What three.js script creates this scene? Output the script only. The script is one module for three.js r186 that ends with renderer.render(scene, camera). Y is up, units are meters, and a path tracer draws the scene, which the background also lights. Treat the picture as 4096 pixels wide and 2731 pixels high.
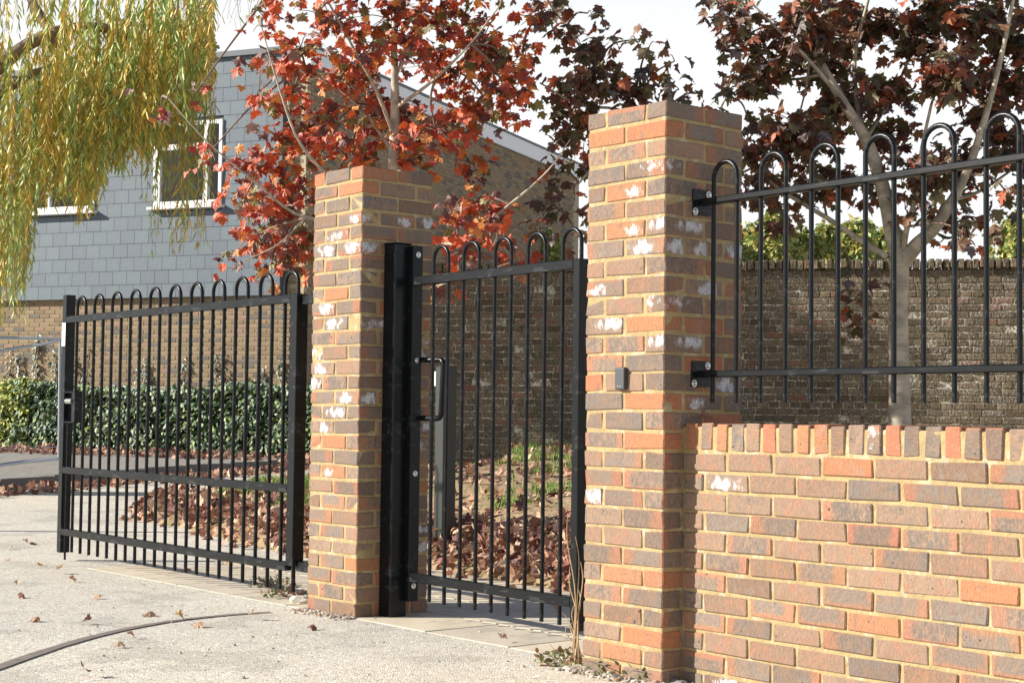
import * as THREE from 'three';
import { mergeGeometries } from 'three/addons/utils/BufferGeometryUtils.js';
import { RoundedBoxGeometry } from 'three/addons/geometries/RoundedBoxGeometry.js';

// ---------------------------------------------------------------- camera, sky, sun, exposure
const scene = new THREE.Scene();
const FPX = 3598.4, CX = 1176, CY = 784.1;              // lens in pixels of a 2352-wide print of the photograph
const PITCH = 0.0477, ROLL = 0.0122, EYE = 1.0;
const camera = new THREE.PerspectiveCamera(24.586, 1024 / 682, 0.1, 600);
camera.position.set(0, EYE, 0);
camera.rotation.order = 'YXZ';
camera.rotation.set(PITCH, 0, ROLL);
scene.add(camera);
const renderer = new THREE.WebGLRenderer({ antialias: true });
renderer.setSize(1024, 682);
renderer.toneMapping = THREE.LinearToneMapping;
renderer.toneMappingExposure = 1.85;
renderer.shadowMap.enabled = true;
{
  // thin bright autumn haze: nearly white low down, paler blue higher up
  const w = 64, h = 64, a = new Float32Array(w * h * 4);
  for (let j = 0; j < h; j++) for (let i = 0; i < w; i++) {
    const el = ((j + 0.5) / h - 0.5) * Math.PI, k = (j * w + i) * 4;
    const t = Math.max(0, Math.sin(el));
    const q = Math.min(1, Math.max(0, (t - 0.22) / 0.26)), m = q * q * (3 - 2 * q);
    a[k] = 0.56 - 0.49 * m; a[k + 1] = 0.57 - 0.465 * m; a[k + 2] = 0.58 - 0.395 * m; a[k + 3] = 1;
    if (el < 0) { a[k] = 0.3; a[k + 1] = 0.28; a[k + 2] = 0.25; }
  }
  const sky = new THREE.DataTexture(a, w, h, THREE.RGBAFormat, THREE.FloatType);
  sky.mapping = THREE.EquirectangularReflectionMapping;
  sky.magFilter = sky.minFilter = THREE.LinearFilter;
  sky.needsUpdate = true;
  scene.background = sky; scene.environment = sky;
}
const SUN_EL = 25 * Math.PI / 180;
const sun = new THREE.DirectionalLight(new THREE.Color(1, 0.93, 0.82), 5.0);
sun.position.set(-Math.cos(SUN_EL), Math.sin(SUN_EL), Math.cos(SUN_EL) * 0.075).normalize().multiplyScalar(40).add(new THREE.Vector3(0, 0, -12));
sun.target.position.set(0, 0, -12);
sun.castShadow = true; sun.shadow.mapSize.set(4096, 4096); sun.shadow.radius = 1.2;
Object.assign(sun.shadow.camera, { left: -22, right: 22, top: 18, bottom: -18, near: 1, far: 90 });
scene.add(sun, sun.target);

// ---------------------------------------------------------------- helpers
function rng(seed) { let s = seed >>> 0; return () => { s = (s + 0x6D2B79F5) >>> 0; let t = s; t = Math.imul(t ^ (t >>> 15), t | 1); t ^= t + Math.imul(t ^ (t >>> 7), t | 61); return ((t ^ (t >>> 14)) >>> 0) / 4294967296; }; }
function hash(x, y, s) { let h = Math.imul(x, 374761393) + Math.imul(y, 668265263) + Math.imul(s, 974634777); h = Math.imul(h ^ (h >>> 13), 1274126177); return ((h ^ (h >>> 16)) >>> 0) / 4294967296; }
const md = (a, n) => ((a % n) + n) % n;
function vn(x, y, s, p = 1 << 20) { const xi = Math.floor(x), yi = Math.floor(y); let fx = x - xi, fy = y - yi; fx = fx * fx * (3 - 2 * fx); fy = fy * fy * (3 - 2 * fy); const x0 = md(xi, p), x1 = md(xi + 1, p), y0 = md(yi, p), y1 = md(yi + 1, p); return (hash(x0, y0, s) * (1 - fx) + hash(x1, y0, s) * fx) * (1 - fy) + (hash(x0, y1, s) * (1 - fx) + hash(x1, y1, s) * fx) * fy; }
function fbm(x, y, s, o = 4, p = 1 << 20) { let a = 0, w = 0.5, n = 0; for (let i = 0; i < o; i++) { a += w * vn(x, y, s + i * 17, p); n += w; x *= 2; y *= 2; p *= 2; w *= 0.5; } return a / n; }
const clamp = (v, a = 0, b = 1) => Math.min(b, Math.max(a, v));
const sst = (a, b, x) => { const t = clamp((x - a) / (b - a)); return t * t * (3 - 2 * t); };
const mix = (a, b, t) => a + (b - a) * t;
const mix3 = (a, b, t) => [mix(a[0], b[0], t), mix(a[1], b[1], t), mix(a[2], b[2], t)];
const enc = v => Math.round(255 * clamp(v <= 0.0031308 ? v * 12.92 : 1.055 * Math.pow(v, 1 / 2.4) - 0.055));
function tex(w, h, fn, color, repeat = true) {         // fn(x, y) gives linear [r, g, b] or a height 0..1
  const a = new Uint8Array(w * h * 4);
  for (let y = 0; y < h; y++) for (let x = 0; x < w; x++) {
    const k = (y * w + x) * 4, c = fn(x, y);
    if (color) { a[k] = enc(c[0]); a[k + 1] = enc(c[1]); a[k + 2] = enc(c[2]); } else a[k] = a[k + 1] = a[k + 2] = Math.round(255 * clamp(c));
    a[k + 3] = 255;
  }
  const t = new THREE.DataTexture(a, w, h, THREE.RGBAFormat);
  t.magFilter = THREE.LinearFilter; t.minFilter = THREE.LinearMipmapLinearFilter; t.generateMipmaps = true;
  if (repeat) t.wrapS = t.wrapT = THREE.RepeatWrapping;
  if (color) t.colorSpace = THREE.SRGBColorSpace;
  t.needsUpdate = true; return t;
}
const lin = (r, g, b) => new THREE.Color().setRGB(r, g, b);
const std = (c, rough, extra = {}) => new THREE.MeshStandardMaterial({ color: c, roughness: rough, side: THREE.DoubleSide, ...extra });
const taken = {};
function numbered(n) { if (!(n in taken)) { taken[n] = 0; return n; } taken[n]++; return n + '_' + String(taken[n]).padStart(3, '0'); }
function shade(o) { o.castShadow = o.receiveShadow = true; return o; }
function tag(o, label, category, group, kind) { Object.assign(o.userData, { label }); if (category) o.userData.category = category; if (group) o.userData.group = group; if (kind) o.userData.kind = kind; return o; }
function thing(name, label, category, pos = [0, 0, 0], turn = 0, group) { const g = new THREE.Group(); g.name = numbered(name); g.position.set(...pos); g.rotation.y = turn; tag(g, label, category, group); scene.add(g); return g; }
function part(name, geo, mat, parent, pos, rot) { const m = shade(new THREE.Mesh(geo, mat)); m.name = name; if (pos) m.position.set(...pos); if (rot) m.rotation.set(...rot); parent.add(m); return m; }
function struct(name, geo, mat) { const m = shade(new THREE.Mesh(geo, mat)); m.name = name; m.userData.kind = 'structure'; scene.add(m); return m; }
function single(name, geo, mat, label, category, group) { const m = shade(new THREE.Mesh(geo, mat)); m.name = numbered(name); tag(m, label, category, group); scene.add(m); return m; }
function stuffInst(name, geo, mat, items, parent, top) {  // items: {m: Matrix4, c: Color}
  const im = shade(new THREE.InstancedMesh(geo, mat, items.length)); im.name = top ? numbered(name) : name;
  items.forEach((it, i) => { im.setMatrixAt(i, it.m); if (it.c) im.setColorAt(i, it.c); });
  im.userData.kind = 'stuff'; (parent || scene).add(im); return im;
}
const V3 = (x, y, z) => new THREE.Vector3(x, y, z);
const W = (x, y, d) => V3(x, y, -d);                     // depth d runs away from the camera
function ray(u, v) {
  const du = u - CX, dv = v - CY, c = Math.cos(ROLL), s = Math.sin(ROLL), a = (c * du + s * dv) / FPX, b = -(-s * du + c * dv) / FPX;
  const C = Math.cos(PITCH), S = Math.sin(PITCH);
  return [a, b * C + S, C - b * S];                      // x, y up, depth
}
function at(u, v, d) { const r = ray(u, v), t = d / r[2]; return V3(r[0] * t, EYE + r[1] * t, -d); }
function onGround(u, v, y = 0) { const r = ray(u, v), t = (y - EYE) / r[1]; return V3(r[0] * t, y, -r[2] * t); }
function box(w, h, d, x = 0, y = 0, z = 0, bevel = 0.003) { const g = bevel ? chamfer(w, h, d, bevel) : new THREE.BoxGeometry(w, h, d); g.translate(x, y, z); return g; }
function chamfer(w, h, d, c, jit = 0, R = null) {          // 44-triangle box with chamfered edges, uv in metres by dominant face
  const X = w / 2, Y = h / 2, Z = d / 2, P = {}, J = () => (R ? (R() - 0.5) * 2 * jit : 0);
  for (const sx of [-1, 1]) for (const sy of [-1, 1]) for (const sz of [-1, 1]) {
    const jx = J(), jy = J(), jz = J() * 0.6, k = sx + ',' + sy + ',' + sz;
    P[k] = [[sx * X + jx, sy * (Y - c) + jy, sz * (Z - c) + jz], [sx * (X - c) + jx, sy * Y + jy, sz * (Z - c) + jz], [sx * (X - c) + jx, sy * (Y - c) + jy, sz * Z + jz]];
  }
  const pos = [], uv = [];
  const tri = (a, b, q, out) => {
    const ab = [b[0] - a[0], b[1] - a[1], b[2] - a[2]], aq = [q[0] - a[0], q[1] - a[1], q[2] - a[2]];
    const n = [ab[1] * aq[2] - ab[2] * aq[1], ab[2] * aq[0] - ab[0] * aq[2], ab[0] * aq[1] - ab[1] * aq[0]];
    if (n[0] * out[0] + n[1] * out[1] + n[2] * out[2] < 0) [b, q] = [q, b];
    const o = out.map(Math.abs), ax = o[2] >= o[0] && o[2] >= o[1] ? 2 : o[0] >= o[1] ? 0 : 1;
    for (const p of [a, b, q]) { pos.push(...p); uv.push(...(ax === 2 ? [p[0], p[1]] : ax === 0 ? [p[2], p[1]] : [p[0], p[2]])); }
  };
  const quad = (a, b, q, e, out) => { tri(a, b, q, out); tri(a, q, e, out); };
  const g = (x, y, z, i) => P[x + ',' + y + ',' + z][i];
  for (const s of [-1, 1]) {
    quad(g(s, -1, -1, 0), g(s, 1, -1, 0), g(s, 1, 1, 0), g(s, -1, 1, 0), [s, 0, 0]);
    quad(g(-1, s, -1, 1), g(1, s, -1, 1), g(1, s, 1, 1), g(-1, s, 1, 1), [0, s, 0]);
    quad(g(-1, -1, s, 2), g(1, -1, s, 2), g(1, 1, s, 2), g(-1, 1, s, 2), [0, 0, s]);
    for (const t of [-1, 1]) {
      quad(g(s, t, -1, 0), g(s, t, 1, 0), g(s, t, 1, 1), g(s, t, -1, 1), [s * 1.01, t, 0]);
      quad(g(s, -1, t, 0), g(s, 1, t, 0), g(s, 1, t, 2), g(s, -1, t, 2), [s, 0, t * 1.01]);
      quad(g(-1, s, t, 1), g(1, s, t, 1), g(1, s, t, 2), g(-1, s, t, 2), [0, s, t * 1.01]);
      for (const r of [-1, 1]) tri(g(s, t, r, 0), g(s, t, r, 1), g(s, t, r, 2), [s, t, r * 1.01]);
    }
  }
  const geo = new THREE.BufferGeometry();
  geo.setAttribute('position', new THREE.Float32BufferAttribute(pos, 3)); geo.setAttribute('uv', new THREE.Float32BufferAttribute(uv, 2)); geo.computeVertexNormals();
  return geo;
}
function tube(pts, radii, radial = 8, per = 4) {          // tapered limb through points
  const cv = new THREE.CatmullRomCurve3(pts, false, 'centripetal'), n = Math.max(2, (pts.length - 1) * per), pos = [], nor = [], uv = [], idx = [];
  const fr = cv.computeFrenetFrames(n, false); let len = 0, last = null;
  for (let i = 0; i <= n; i++) {
    const t = i / n, p = cv.getPoint(t), f = t * (radii.length - 1), k = Math.min(radii.length - 2, Math.floor(f)), r = radii.length > 1 ? mix(radii[k], radii[k + 1], f - k) : radii[0];
    if (last) len += p.distanceTo(last); last = p;
    for (let j = 0; j <= radial; j++) {
      const a = j / radial * Math.PI * 2, nx = fr.normals[i], bx = fr.binormals[i], d = nx.clone().multiplyScalar(Math.cos(a)).addScaledVector(bx, Math.sin(a));
      pos.push(p.x + d.x * r, p.y + d.y * r, p.z + d.z * r); nor.push(d.x, d.y, d.z); uv.push(j / radial * 0.4, len);
    }
  }
  for (let i = 0; i < n; i++) for (let j = 0; j < radial; j++) { const a = i * (radial + 1) + j, b = a + radial + 1; idx.push(a, a + 1, b, b, a + 1, b + 1); }
  for (const [row, s] of [[0, 1], [n, -1]]) { const c = pos.length / 3, p = cv.getPoint(row / n), t = cv.getTangent(row / n).multiplyScalar(-s); pos.push(p.x, p.y, p.z); nor.push(t.x, t.y, t.z); uv.push(0.2, 0); for (let j = 0; j < radial; j++) { const a = row * (radial + 1) + j; s > 0 ? idx.push(c, a + 1, a) : idx.push(c, a, a + 1); } }
  const g = new THREE.BufferGeometry(); g.setIndex(idx);
  g.setAttribute('position', new THREE.Float32BufferAttribute(pos, 3)); g.setAttribute('normal', new THREE.Float32BufferAttribute(nor, 3)); g.setAttribute('uv', new THREE.Float32BufferAttribute(uv, 2));
  return g;
}
const merge = gs => mergeGeometries(gs.map(g => (g.index ? g.toNonIndexed() : g)));

// ---------------------------------------------------------------- brick textures
const COLS = 8, ROWS = 8, CW = 256, CH = 80, NCELL = 64;     // cells 0-47 plain, 48-63 with lime bloom
const cellInfo = [];
{
  const R = rng(71);
  for (let i = 0; i < NCELL; i++) {
    const t = R();
    const kind = t < 0.1 ? 'red' : t < 0.44 ? 'kiss' : t < 0.83 ? 'brown' : 'grey';
    cellInfo.push({ kind, s: 100 + i * 31, v: R(), cx: 0.5 + (R() - 0.5) * 0.5, cy: 0.52 + (R() - 0.5) * 0.5, rx: 0.28 + R() * 0.22, ry: 0.3 + R() * 0.25, red: [0.33 + R() * 0.06, 0.138 + R() * 0.03, 0.075 + R() * 0.015], brown: mix3([0.19, 0.122, 0.084], [0.28, 0.19, 0.134], R()), grey: mix3([0.14, 0.112, 0.095], [0.21, 0.175, 0.148], R()), specks: Array.from({ length: Math.floor(R() * R() * 24) }, () => [R(), R(), 0.003 + R() * R() * R() * 0.03]), bloom: i >= 48 ? { x: 0.3 + R() * 0.45, y: 0.35 + R() * 0.3, w: 0.16 + R() * 0.2, h: 0.25 + R() * 0.2 } : null });
  }
}
function cellAt(x, y) { const c = Math.min(COLS - 1, Math.floor(x / CW)), r = Math.min(ROWS - 1, Math.floor(y / CH)); return [cellInfo[r * COLS + c], (x - c * CW + 0.5) / CW, (y - r * CH + 0.5) / CH]; }
const brickMap = tex(COLS * CW, ROWS * CH, (x, y) => {
  const [k, u, v] = cellAt(x, y), px = u * 3.3, py = v;
  const n = fbm(px * 3, py * 3, k.s, 4), n2 = fbm(px * 14, py * 9, k.s + 5, 3), drag = vn(px * 55, py * 7, k.s + 9), grain = hash(x, y, k.s + 3);
  let c;
  if (k.kind === 'red') c = mix3(k.red, k.brown, sst(0.5, 0.85, n) * 0.7);
  else if (k.kind === 'grey') c = mix3(k.grey, k.brown, sst(0.3, 0.8, n) * 0.7);
  else if (k.kind === 'kiss') {
    const d = Math.max(Math.abs(u - k.cx) / k.rx, Math.abs(v - k.cy) / k.ry) + (n - 0.5) * 0.35;
    c = mix3(mix3(k.grey, k.brown, sst(0.3, 0.75, n2 * 0.4 + n * 0.6)), mix3(k.brown, k.red, 0.55), sst(0.8, 1.2, d));
  } else c = mix3(k.brown, k.v > 0.5 ? k.grey : k.red, sst(0.45, 0.8, n) * (k.v > 0.5 ? 0.7 : 0.4));
  const m = 1 + (n2 - 0.5) * 0.4 + (drag - 0.5) * 0.16 + (grain - 0.5) * 0.22;
  c = c.map(q => q * m);
  if (grain > 0.965) c = c.map(q => q * 1.5 + 0.02);
  for (const s of k.specks) { const d = Math.hypot((u - s[0]) * 3.3, v - s[1]) / 3.3; if (d < s[2]) c = mix3([0.035, 0.034, 0.042], c, sst(s[2] * 0.5, s[2], d) * 0.9); }
  if (k.bloom) { const b = k.bloom, d = Math.hypot((u - b.x) / b.w, (v - b.y) / b.h), w = sst(1.0, 0.5, d + (n - 0.5) * 2.2 + (drag - 0.5) * 0.8 + (n2 - 0.5) * 0.9); c = mix3(c, [0.6, 0.62, 0.66], w * (0.5 + 0.5 * sst(0.35, 0.6, n2)) * 0.95); }
  return c;
}, true, false);
const brickBump = tex(COLS * CW, ROWS * CH, (x, y) => {
  const [k, u, v] = cellAt(x, y), px = u * 3.3; let h = 0.55 + (fbm(px * 12, v * 9, k.s + 5, 4) - 0.5) * 0.7 + (vn(px * 55, v * 7, k.s + 9) - 0.5) * 0.22 + (hash(x, y, k.s + 3) - 0.5) * 0.25;
  for (const s of k.specks) { const d = Math.hypot((u - s[0]) * 3.3, v - s[1]) / 3.3; if (d < s[2] * 0.7) h -= 0.3; }
  return h;
}, false, false);
const brickMat = std(lin(1, 1, 1), 0.92, { map: brickMap, bumpMap: brickBump, bumpScale: 0.0025 });
function cellUV(g, i, L, H, cols = COLS, rows = ROWS) {
  const uv = g.attributes.uv, c = i % cols, r = Math.floor(i / cols);
  for (let k = 0; k < uv.count; k++) uv.setXY(k, (c + 0.03 + 0.94 * clamp(uv.getX(k) / L + 0.5)) / cols, (r + 0.05 + 0.9 * clamp(uv.getY(k) / H + 0.5)) / rows);
  return g;
}
const BL = 0.215, BH = 0.065, BD = 0.1025, CO = 0.075;
const brickG = [], batG = [];
for (let i = 0; i < NCELL; i++) {
  const R = rng(900 + i), G = chamfer(BL - 0.001 + (R() - 0.5) * 0.005, BH - 0.0015 + (R() - 0.5) * 0.004, BD, 0.0045, 0.0034, R); brickG.push(cellUV(G, i, BL, 0.075));
  batG.push(cellUV(chamfer(BD - 0.002, BH - 0.003, BD, 0.0045, 0.002, R), i, BL, 0.075));
}
const mortarMap = tex(512, 512, (x, y) => { const n = fbm(x / 64, y / 64, 5, 4, 8), g = hash(x, y, 8), w = sst(0.62, 0.75, fbm(x / 32, y / 32, 77, 3, 16)); return mix3([0.40, 0.305, 0.15], [0.5, 0.43, 0.3], w * 0.7).map(q => q * (0.72 + 0.4 * n + 0.25 * (g - 0.5))); }, true);
const mortarBump = tex(512, 512, (x, y) => 0.5 + (fbm(x / 16, y / 16, 6, 4, 32) - 0.5) * 1.1 + (hash(x, y, 9) - 0.5) * 0.3, false);
const mortarUV = 2; // tiles per metre
const mortarMat = std(lin(1, 1, 1), 0.95, { map: mortarMap, bumpMap: mortarBump, bumpScale: 0.004 });
function scaleUV(g, s, ox = 0, oy = 0) { const uv = g.attributes.uv; for (let i = 0; i < uv.count; i++) uv.setXY(i, uv.getX(i) * s + ox, uv.getY(i) * s + oy); return g; }

// ---------------------------------------------------------------- where the gateway stands
const TH = 0.8725, TOP = 2.2196, TOP2 = 2.2415;
const lx = -Math.cos(TH), ld = Math.sin(TH), rx = Math.sin(TH), rd = Math.cos(TH);
const P1 = [0.5802, 5.9485], P2 = [-0.7541, 7.7581];
const off = (p, l, r) => [p[0] + lx * l + rx * r, p[1] + ld * l + rd * r];

// ---------------------------------------------------------------- ground
const gTop = d => (d < 14 ? 0 : 0.02 * (Math.min(d, 40) - 14));    // the drive climbs a little towards the house
{
  const N = 2048, cells = 220, per = N / cells;
  const pts = (cx, cy) => { const x = md(cx, cells), y = md(cy, cells); return [cx + hash(x, y, 11), cy + hash(x, y, 12), hash(x, y, 13), hash(x, y, 14)]; };
  const near = (x, y) => { const gx = x / per, gy = y / per, ix = Math.floor(gx), iy = Math.floor(gy); let b = 9, bp = null, b2 = 9; for (let j = -1; j <= 1; j++) for (let i = -1; i <= 1; i++) { const p = pts(ix + i, iy + j), d = (p[0] - gx) ** 2 + (p[1] - gy) ** 2; if (d < b) { b2 = b; b = d; bp = p; } else if (d < b2) b2 = d; } return [Math.sqrt(b2) - Math.sqrt(b), bp]; };
  const cache = new Float32Array(N * N);
  const map = tex(N, N, (x, y) => {
    const [e, p] = near(x, y); cache[y * N + x] = e;
    const t = p[2], base = t < 0.14 ? [0.72, 0.68, 0.6] : t < 0.5 ? [0.55, 0.47, 0.36] : t < 0.75 ? [0.42, 0.37, 0.30] : t < 0.9 ? [0.50, 0.39, 0.27] : [0.25, 0.21, 0.18];
    const pebble = p[3] > 0.35 ? sst(0.05, 0.22, e) : 0, cement = mix3([0.47, 0.41, 0.32], [0.58, 0.52, 0.42], fbm(x / 128, y / 128, 21, 5, 16));
    const st = sst(0.6, 0.72, fbm(x / 256, y / 256, 91, 4, 8)) * 0.18;
    return mix3(cement, base, pebble).map((q, i) => q * [1.12, 1.21, 1.31][i] * (1 - st) * (0.9 + 0.2 * hash(x, y, 15)));
  }, true);
  const bump = tex(N, N, (x, y) => 0.35 + 0.5 * sst(0, 0.35, cache[y * N + x]) + 0.15 * hash(x, y, 16), false);
  const mat = std(lin(1, 1, 1), 0.95, { map, bumpMap: bump, bumpScale: 0.0025, vertexColors: true });
  const xs = [], ds = []; for (let x = -160; x < -9; x += 12) xs.push(x); for (let x = -9; x <= 9; x += 0.3) xs.push(x); for (let x = 12; x < 170; x += 12) xs.push(x);
  for (let d = -40; d < 2; d += 6) ds.push(d); for (let d = 2; d < 30; d += 0.3) ds.push(d); for (let d = 32; d < 320; d += 12) ds.push(d);
  const pos = [], uv = [], col = [], idx = [];
  for (const d of ds) for (const x of xs) { pos.push(x, gTop(d), -d); uv.push(x / 2.6, d / 2.6); const m = 0.86 + 0.26 * fbm(x * 0.8 + 40, d * 0.8, 33, 4), w = fbm(x * 0.35 + 9, d * 0.5, 37, 3); col.push(m * mix(0.98, 1.05, w), m, m * mix(1.04, 0.93, w)); }
  for (let j = 0; j < ds.length - 1; j++) for (let i = 0; i < xs.length - 1; i++) { const a = j * xs.length + i, b = a + xs.length; idx.push(a, a + 1, b, b, a + 1, b + 1); }
  const g = new THREE.BufferGeometry(); g.setIndex(idx); g.setAttribute('position', new THREE.Float32BufferAttribute(pos, 3)); g.setAttribute('uv', new THREE.Float32BufferAttribute(uv, 2)); g.setAttribute('color', new THREE.Float32BufferAttribute(col, 3)); g.computeVertexNormals();
  struct('driveway', g, mat);
}
// buff paving slabs inside the gate line, laid along it
{
  const paving = new THREE.Group(); paving.name = 'paving'; paving.userData.kind = 'structure';
  const o = off(P2, 0, 0); paving.position.set(o[0], 0, -o[1]); paving.rotation.y = -TH; scene.add(paving);
  const smap = tex(1024, 1024, (x, y) => { const n = fbm(x / 128, y / 128, 44, 5, 8), g = hash(x, y, 45), st = sst(0.6, 0.74, fbm(x / 64, y / 64, 46, 4, 16)); return mix3([0.56, 0.50, 0.39], [0.44, 0.39, 0.30], st * 0.75).map(q => q * (0.8 + 0.36 * n + 0.18 * (g - 0.5))); }, true);
  const sb = tex(512, 512, (x, y) => 0.5 + (fbm(x / 20, y / 20, 47, 4, 32) - 0.5) + (hash(x, y, 48) - 0.5) * 0.4, false);
  const tones = [0.92, 0.98, 1.04, 1.0].map((t, i) => std(lin(t, t * (1 - 0.01 * i), t * (1.02 - 0.03 * i)), 0.93, { map: smap, bumpMap: sb, bumpScale: 0.0015 }));
  const geos = Array.from({ length: 6 }, (_, i) => scaleUV(chamfer(0.592, 0.03, 0.442, 0.004, 0.001, rng(300 + i)), 0.6, i * 0.21, i * 0.37));
  const R = rng(55);
  for (let j = 0; j < 7; j++) for (let i = -5; i < 4; i++) {
    const x = 0.3 + (i + (j % 2) * 0.5) * 0.6, z = -0.22 - j * 0.45; // local x = towards the near pier, local -z = inside
    part('paving_slab', geos[Math.floor(R() * 6)], tones[Math.floor(R() * 4)], paving, [x, -0.0122 + (R() - 0.5) * 0.001, z + 0.02], [(R() - 0.5) * 0.003, R() < 0.5 ? 0 : Math.PI, (R() - 0.5) * 0.003]);
  }
}
// bank of bare earth and grass rising to the old wall
const EDGE = [[-4.6, 19.5], [-3.75, 16.0], [-3.49, 14.49], [-2.82, 13.59], [-2.34, 12.6], [-2.01, 11.93], [-1.67, 11.37], [-1.43, 10.98], [-0.6, 10.39], [-0.33, 9.97], [-0.05, 9.55], [0.35, 8.97], [0.9, 8.3], [1.6, 7.6], [2.6, 6.9], [9, 5.5]];
function edgeD(x) { if (x < EDGE[0][0]) return 40; for (let i = 0; i < EDGE.length - 1; i++) if (x <= EDGE[i + 1][0]) return mix(EDGE[i][1], EDGE[i + 1][1], (x - EDGE[i][0]) / (EDGE[i + 1][0] - EDGE[i][0])); return EDGE.at(-1)[1]; }
function bankIn(x, d) { const s = (d - edgeD(x)) * 0.78, bk = ((x + 3.9) * 0.86 - (d - 14.6) * 0.42); return Math.min(s, x < 0 ? bk : 9); }
function bankH(x, d) { const s = bankIn(x, d); if (s < 0) return -0.06 + Math.max(s, -1) * 0.1 + gTop(d) * 0.9; const n = (fbm(x * 2.2 + 50, d * 2.2, 61, 4) - 0.5) * 0.1 + (fbm(x * 9 + 3, d * 9, 62, 3) - 0.5) * 0.03; return 0.012 + 0.66 * (1 - Math.exp(-s / 2.0)) + n * Math.min(1, s * 1.5) + gTop(d) * 0.15; }
{
  const pos = [], uv = [], idx = [], nx = 150, nd = 150, x0 = -4.6, x1 = 9, d0 = 5.4, d1 = 19;
  for (let j = 0; j <= nd; j++) for (let i = 0; i <= nx; i++) { const x = mix(x0, x1, i / nx), d = mix(d0, d1, j / nd); pos.push(x, bankH(x, d), -d); uv.push(x * 0.6, d * 0.6); }
  for (let j = 0; j < nd; j++) for (let i = 0; i < nx; i++) { const a = j * (nx + 1) + i, b = a + nx + 1; idx.push(a, a + 1, b, b, a + 1, b + 1); }
  const g = new THREE.BufferGeometry(); g.setIndex(idx); g.setAttribute('position', new THREE.Float32BufferAttribute(pos, 3)); g.setAttribute('uv', new THREE.Float32BufferAttribute(uv, 2)); g.computeVertexNormals();
  const map = tex(1024, 1024, (x, y) => { const n = fbm(x / 64, y / 64, 65, 5, 16), g2 = hash(x >> 1, y >> 1, 66), t = sst(0.5, 0.66, fbm(x / 100, y / 100, 67, 4, 1 << 20)); return mix3([0.30, 0.21, 0.12], [0.20, 0.19, 0.08], t * 0.6).map(q => q * (0.7 + 0.5 * n + 0.4 * (g2 - 0.5))); }, true);
  const bump = tex(512, 512, (x, y) => fbm(x / 12, y / 12, 68, 4, 1 << 20), false);
  struct('earth_bank', g, std(lin(1, 1, 1), 1, { map, bumpMap: bump, bumpScale: 0.02 }));
}
// footpath and kerb in front of the house
{
  const kl = [[-6.9, 15.7], [-5.95, 18.2], [-4.54, 21.9], [-3.17, 24], [-1.6, 26]];
  const R = rng(77), g = []; const kerb = thing('kerb', 'low dark kerb edging the footpath in front of the house', 'kerb');
  const km = std(lin(0.16, 0.15, 0.14), 0.9);
  for (let i = 0; i < kl.length - 1; i++) {
    const [ax, ad] = kl[i], [bx, bd] = kl[i + 1], L = Math.hypot(bx - ax, bd - ad), n = Math.round(L / 0.915);
    for (let k = 0; k < n; k++) { const t = (k + 0.5) / n, x = mix(ax, bx, t), d = mix(ad, bd, t); part('kerb_stone', chamfer(L / n - 0.01, 0.2, 0.125, 0.012), km, kerb, [x, gTop(d) + 0.01, -d], [0, Math.atan2(bd - ad, bx - ax), 0]); }
  }
  const pos = [], idx = [], uv = [];
  kl.forEach(([x, d], i) => { const e = [x - 2.6, d + 5.5]; pos.push(x - 0.05, gTop(d) + 0.105, -d - 0.03, e[0], gTop(e[1]) + 0.11, -e[1]); uv.push(0, i * 3, 4, i * 3); if (i) { const a = (i - 1) * 2; idx.push(a, a + 2, a + 1, a + 1, a + 2, a + 3); } });
  const fg = new THREE.BufferGeometry(); fg.setIndex(idx); fg.setAttribute('position', new THREE.Float32BufferAttribute(pos, 3)); fg.setAttribute('uv', new THREE.Float32BufferAttribute(uv, 2)); fg.computeVertexNormals();
  const map = tex(512, 512, (x, y) => { const n = fbm(x / 32, y / 32, 81, 5, 16); return [0.24, 0.225, 0.2].map(q => q * (0.7 + 0.6 * n)); }, true);
  struct('footpath', fg, std(lin(1, 1, 1), 0.95, { map }));
}
// curved dark strip let into the drive
{
  const c = [[-2.0, 5.6], [-1.98, 6.11], [-1.83, 7.02], [-1.62, 7.52], [-1.38, 7.80], [-1.2, 7.93]].map(p => W(p[0], 0, p[1]));
  const cv = new THREE.CatmullRomCurve3(c), n = 70, pos = [], idx = [], uv = [];
  for (let i = 0; i <= n; i++) { const p = cv.getPoint(i / n), t = cv.getTangent(i / n), w = mix(0.03, 0.016, i / n) * (0.9 + 0.3 * vn(i * 0.4, 3, 5)); pos.push(p.x - t.z * w, 0.005, p.z + t.x * w, p.x + t.z * w, 0.005, p.z - t.x * w); uv.push(0, i * 0.1, 0.1, i * 0.1); if (i) { const a = (i - 1) * 2; idx.push(a, a + 1, a + 2, a + 1, a + 3, a + 2); } }
  const g = new THREE.BufferGeometry(); g.setIndex(idx); g.setAttribute('position', new THREE.Float32BufferAttribute(pos, 3)); g.setAttribute('uv', new THREE.Float32BufferAttribute(uv, 2)); g.computeVertexNormals();
  const map = tex(128, 512, (x, y) => [0.2, 0.17, 0.15].map(q => q * (0.6 + 0.8 * fbm(x / 8, y / 8, 85, 4))), true);
  single('guide_strip', g, std(lin(1, 1, 1), 0.85, { map }), 'dark curved strip let into the pale driveway, sweeping towards the pier', 'strip');
}

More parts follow.
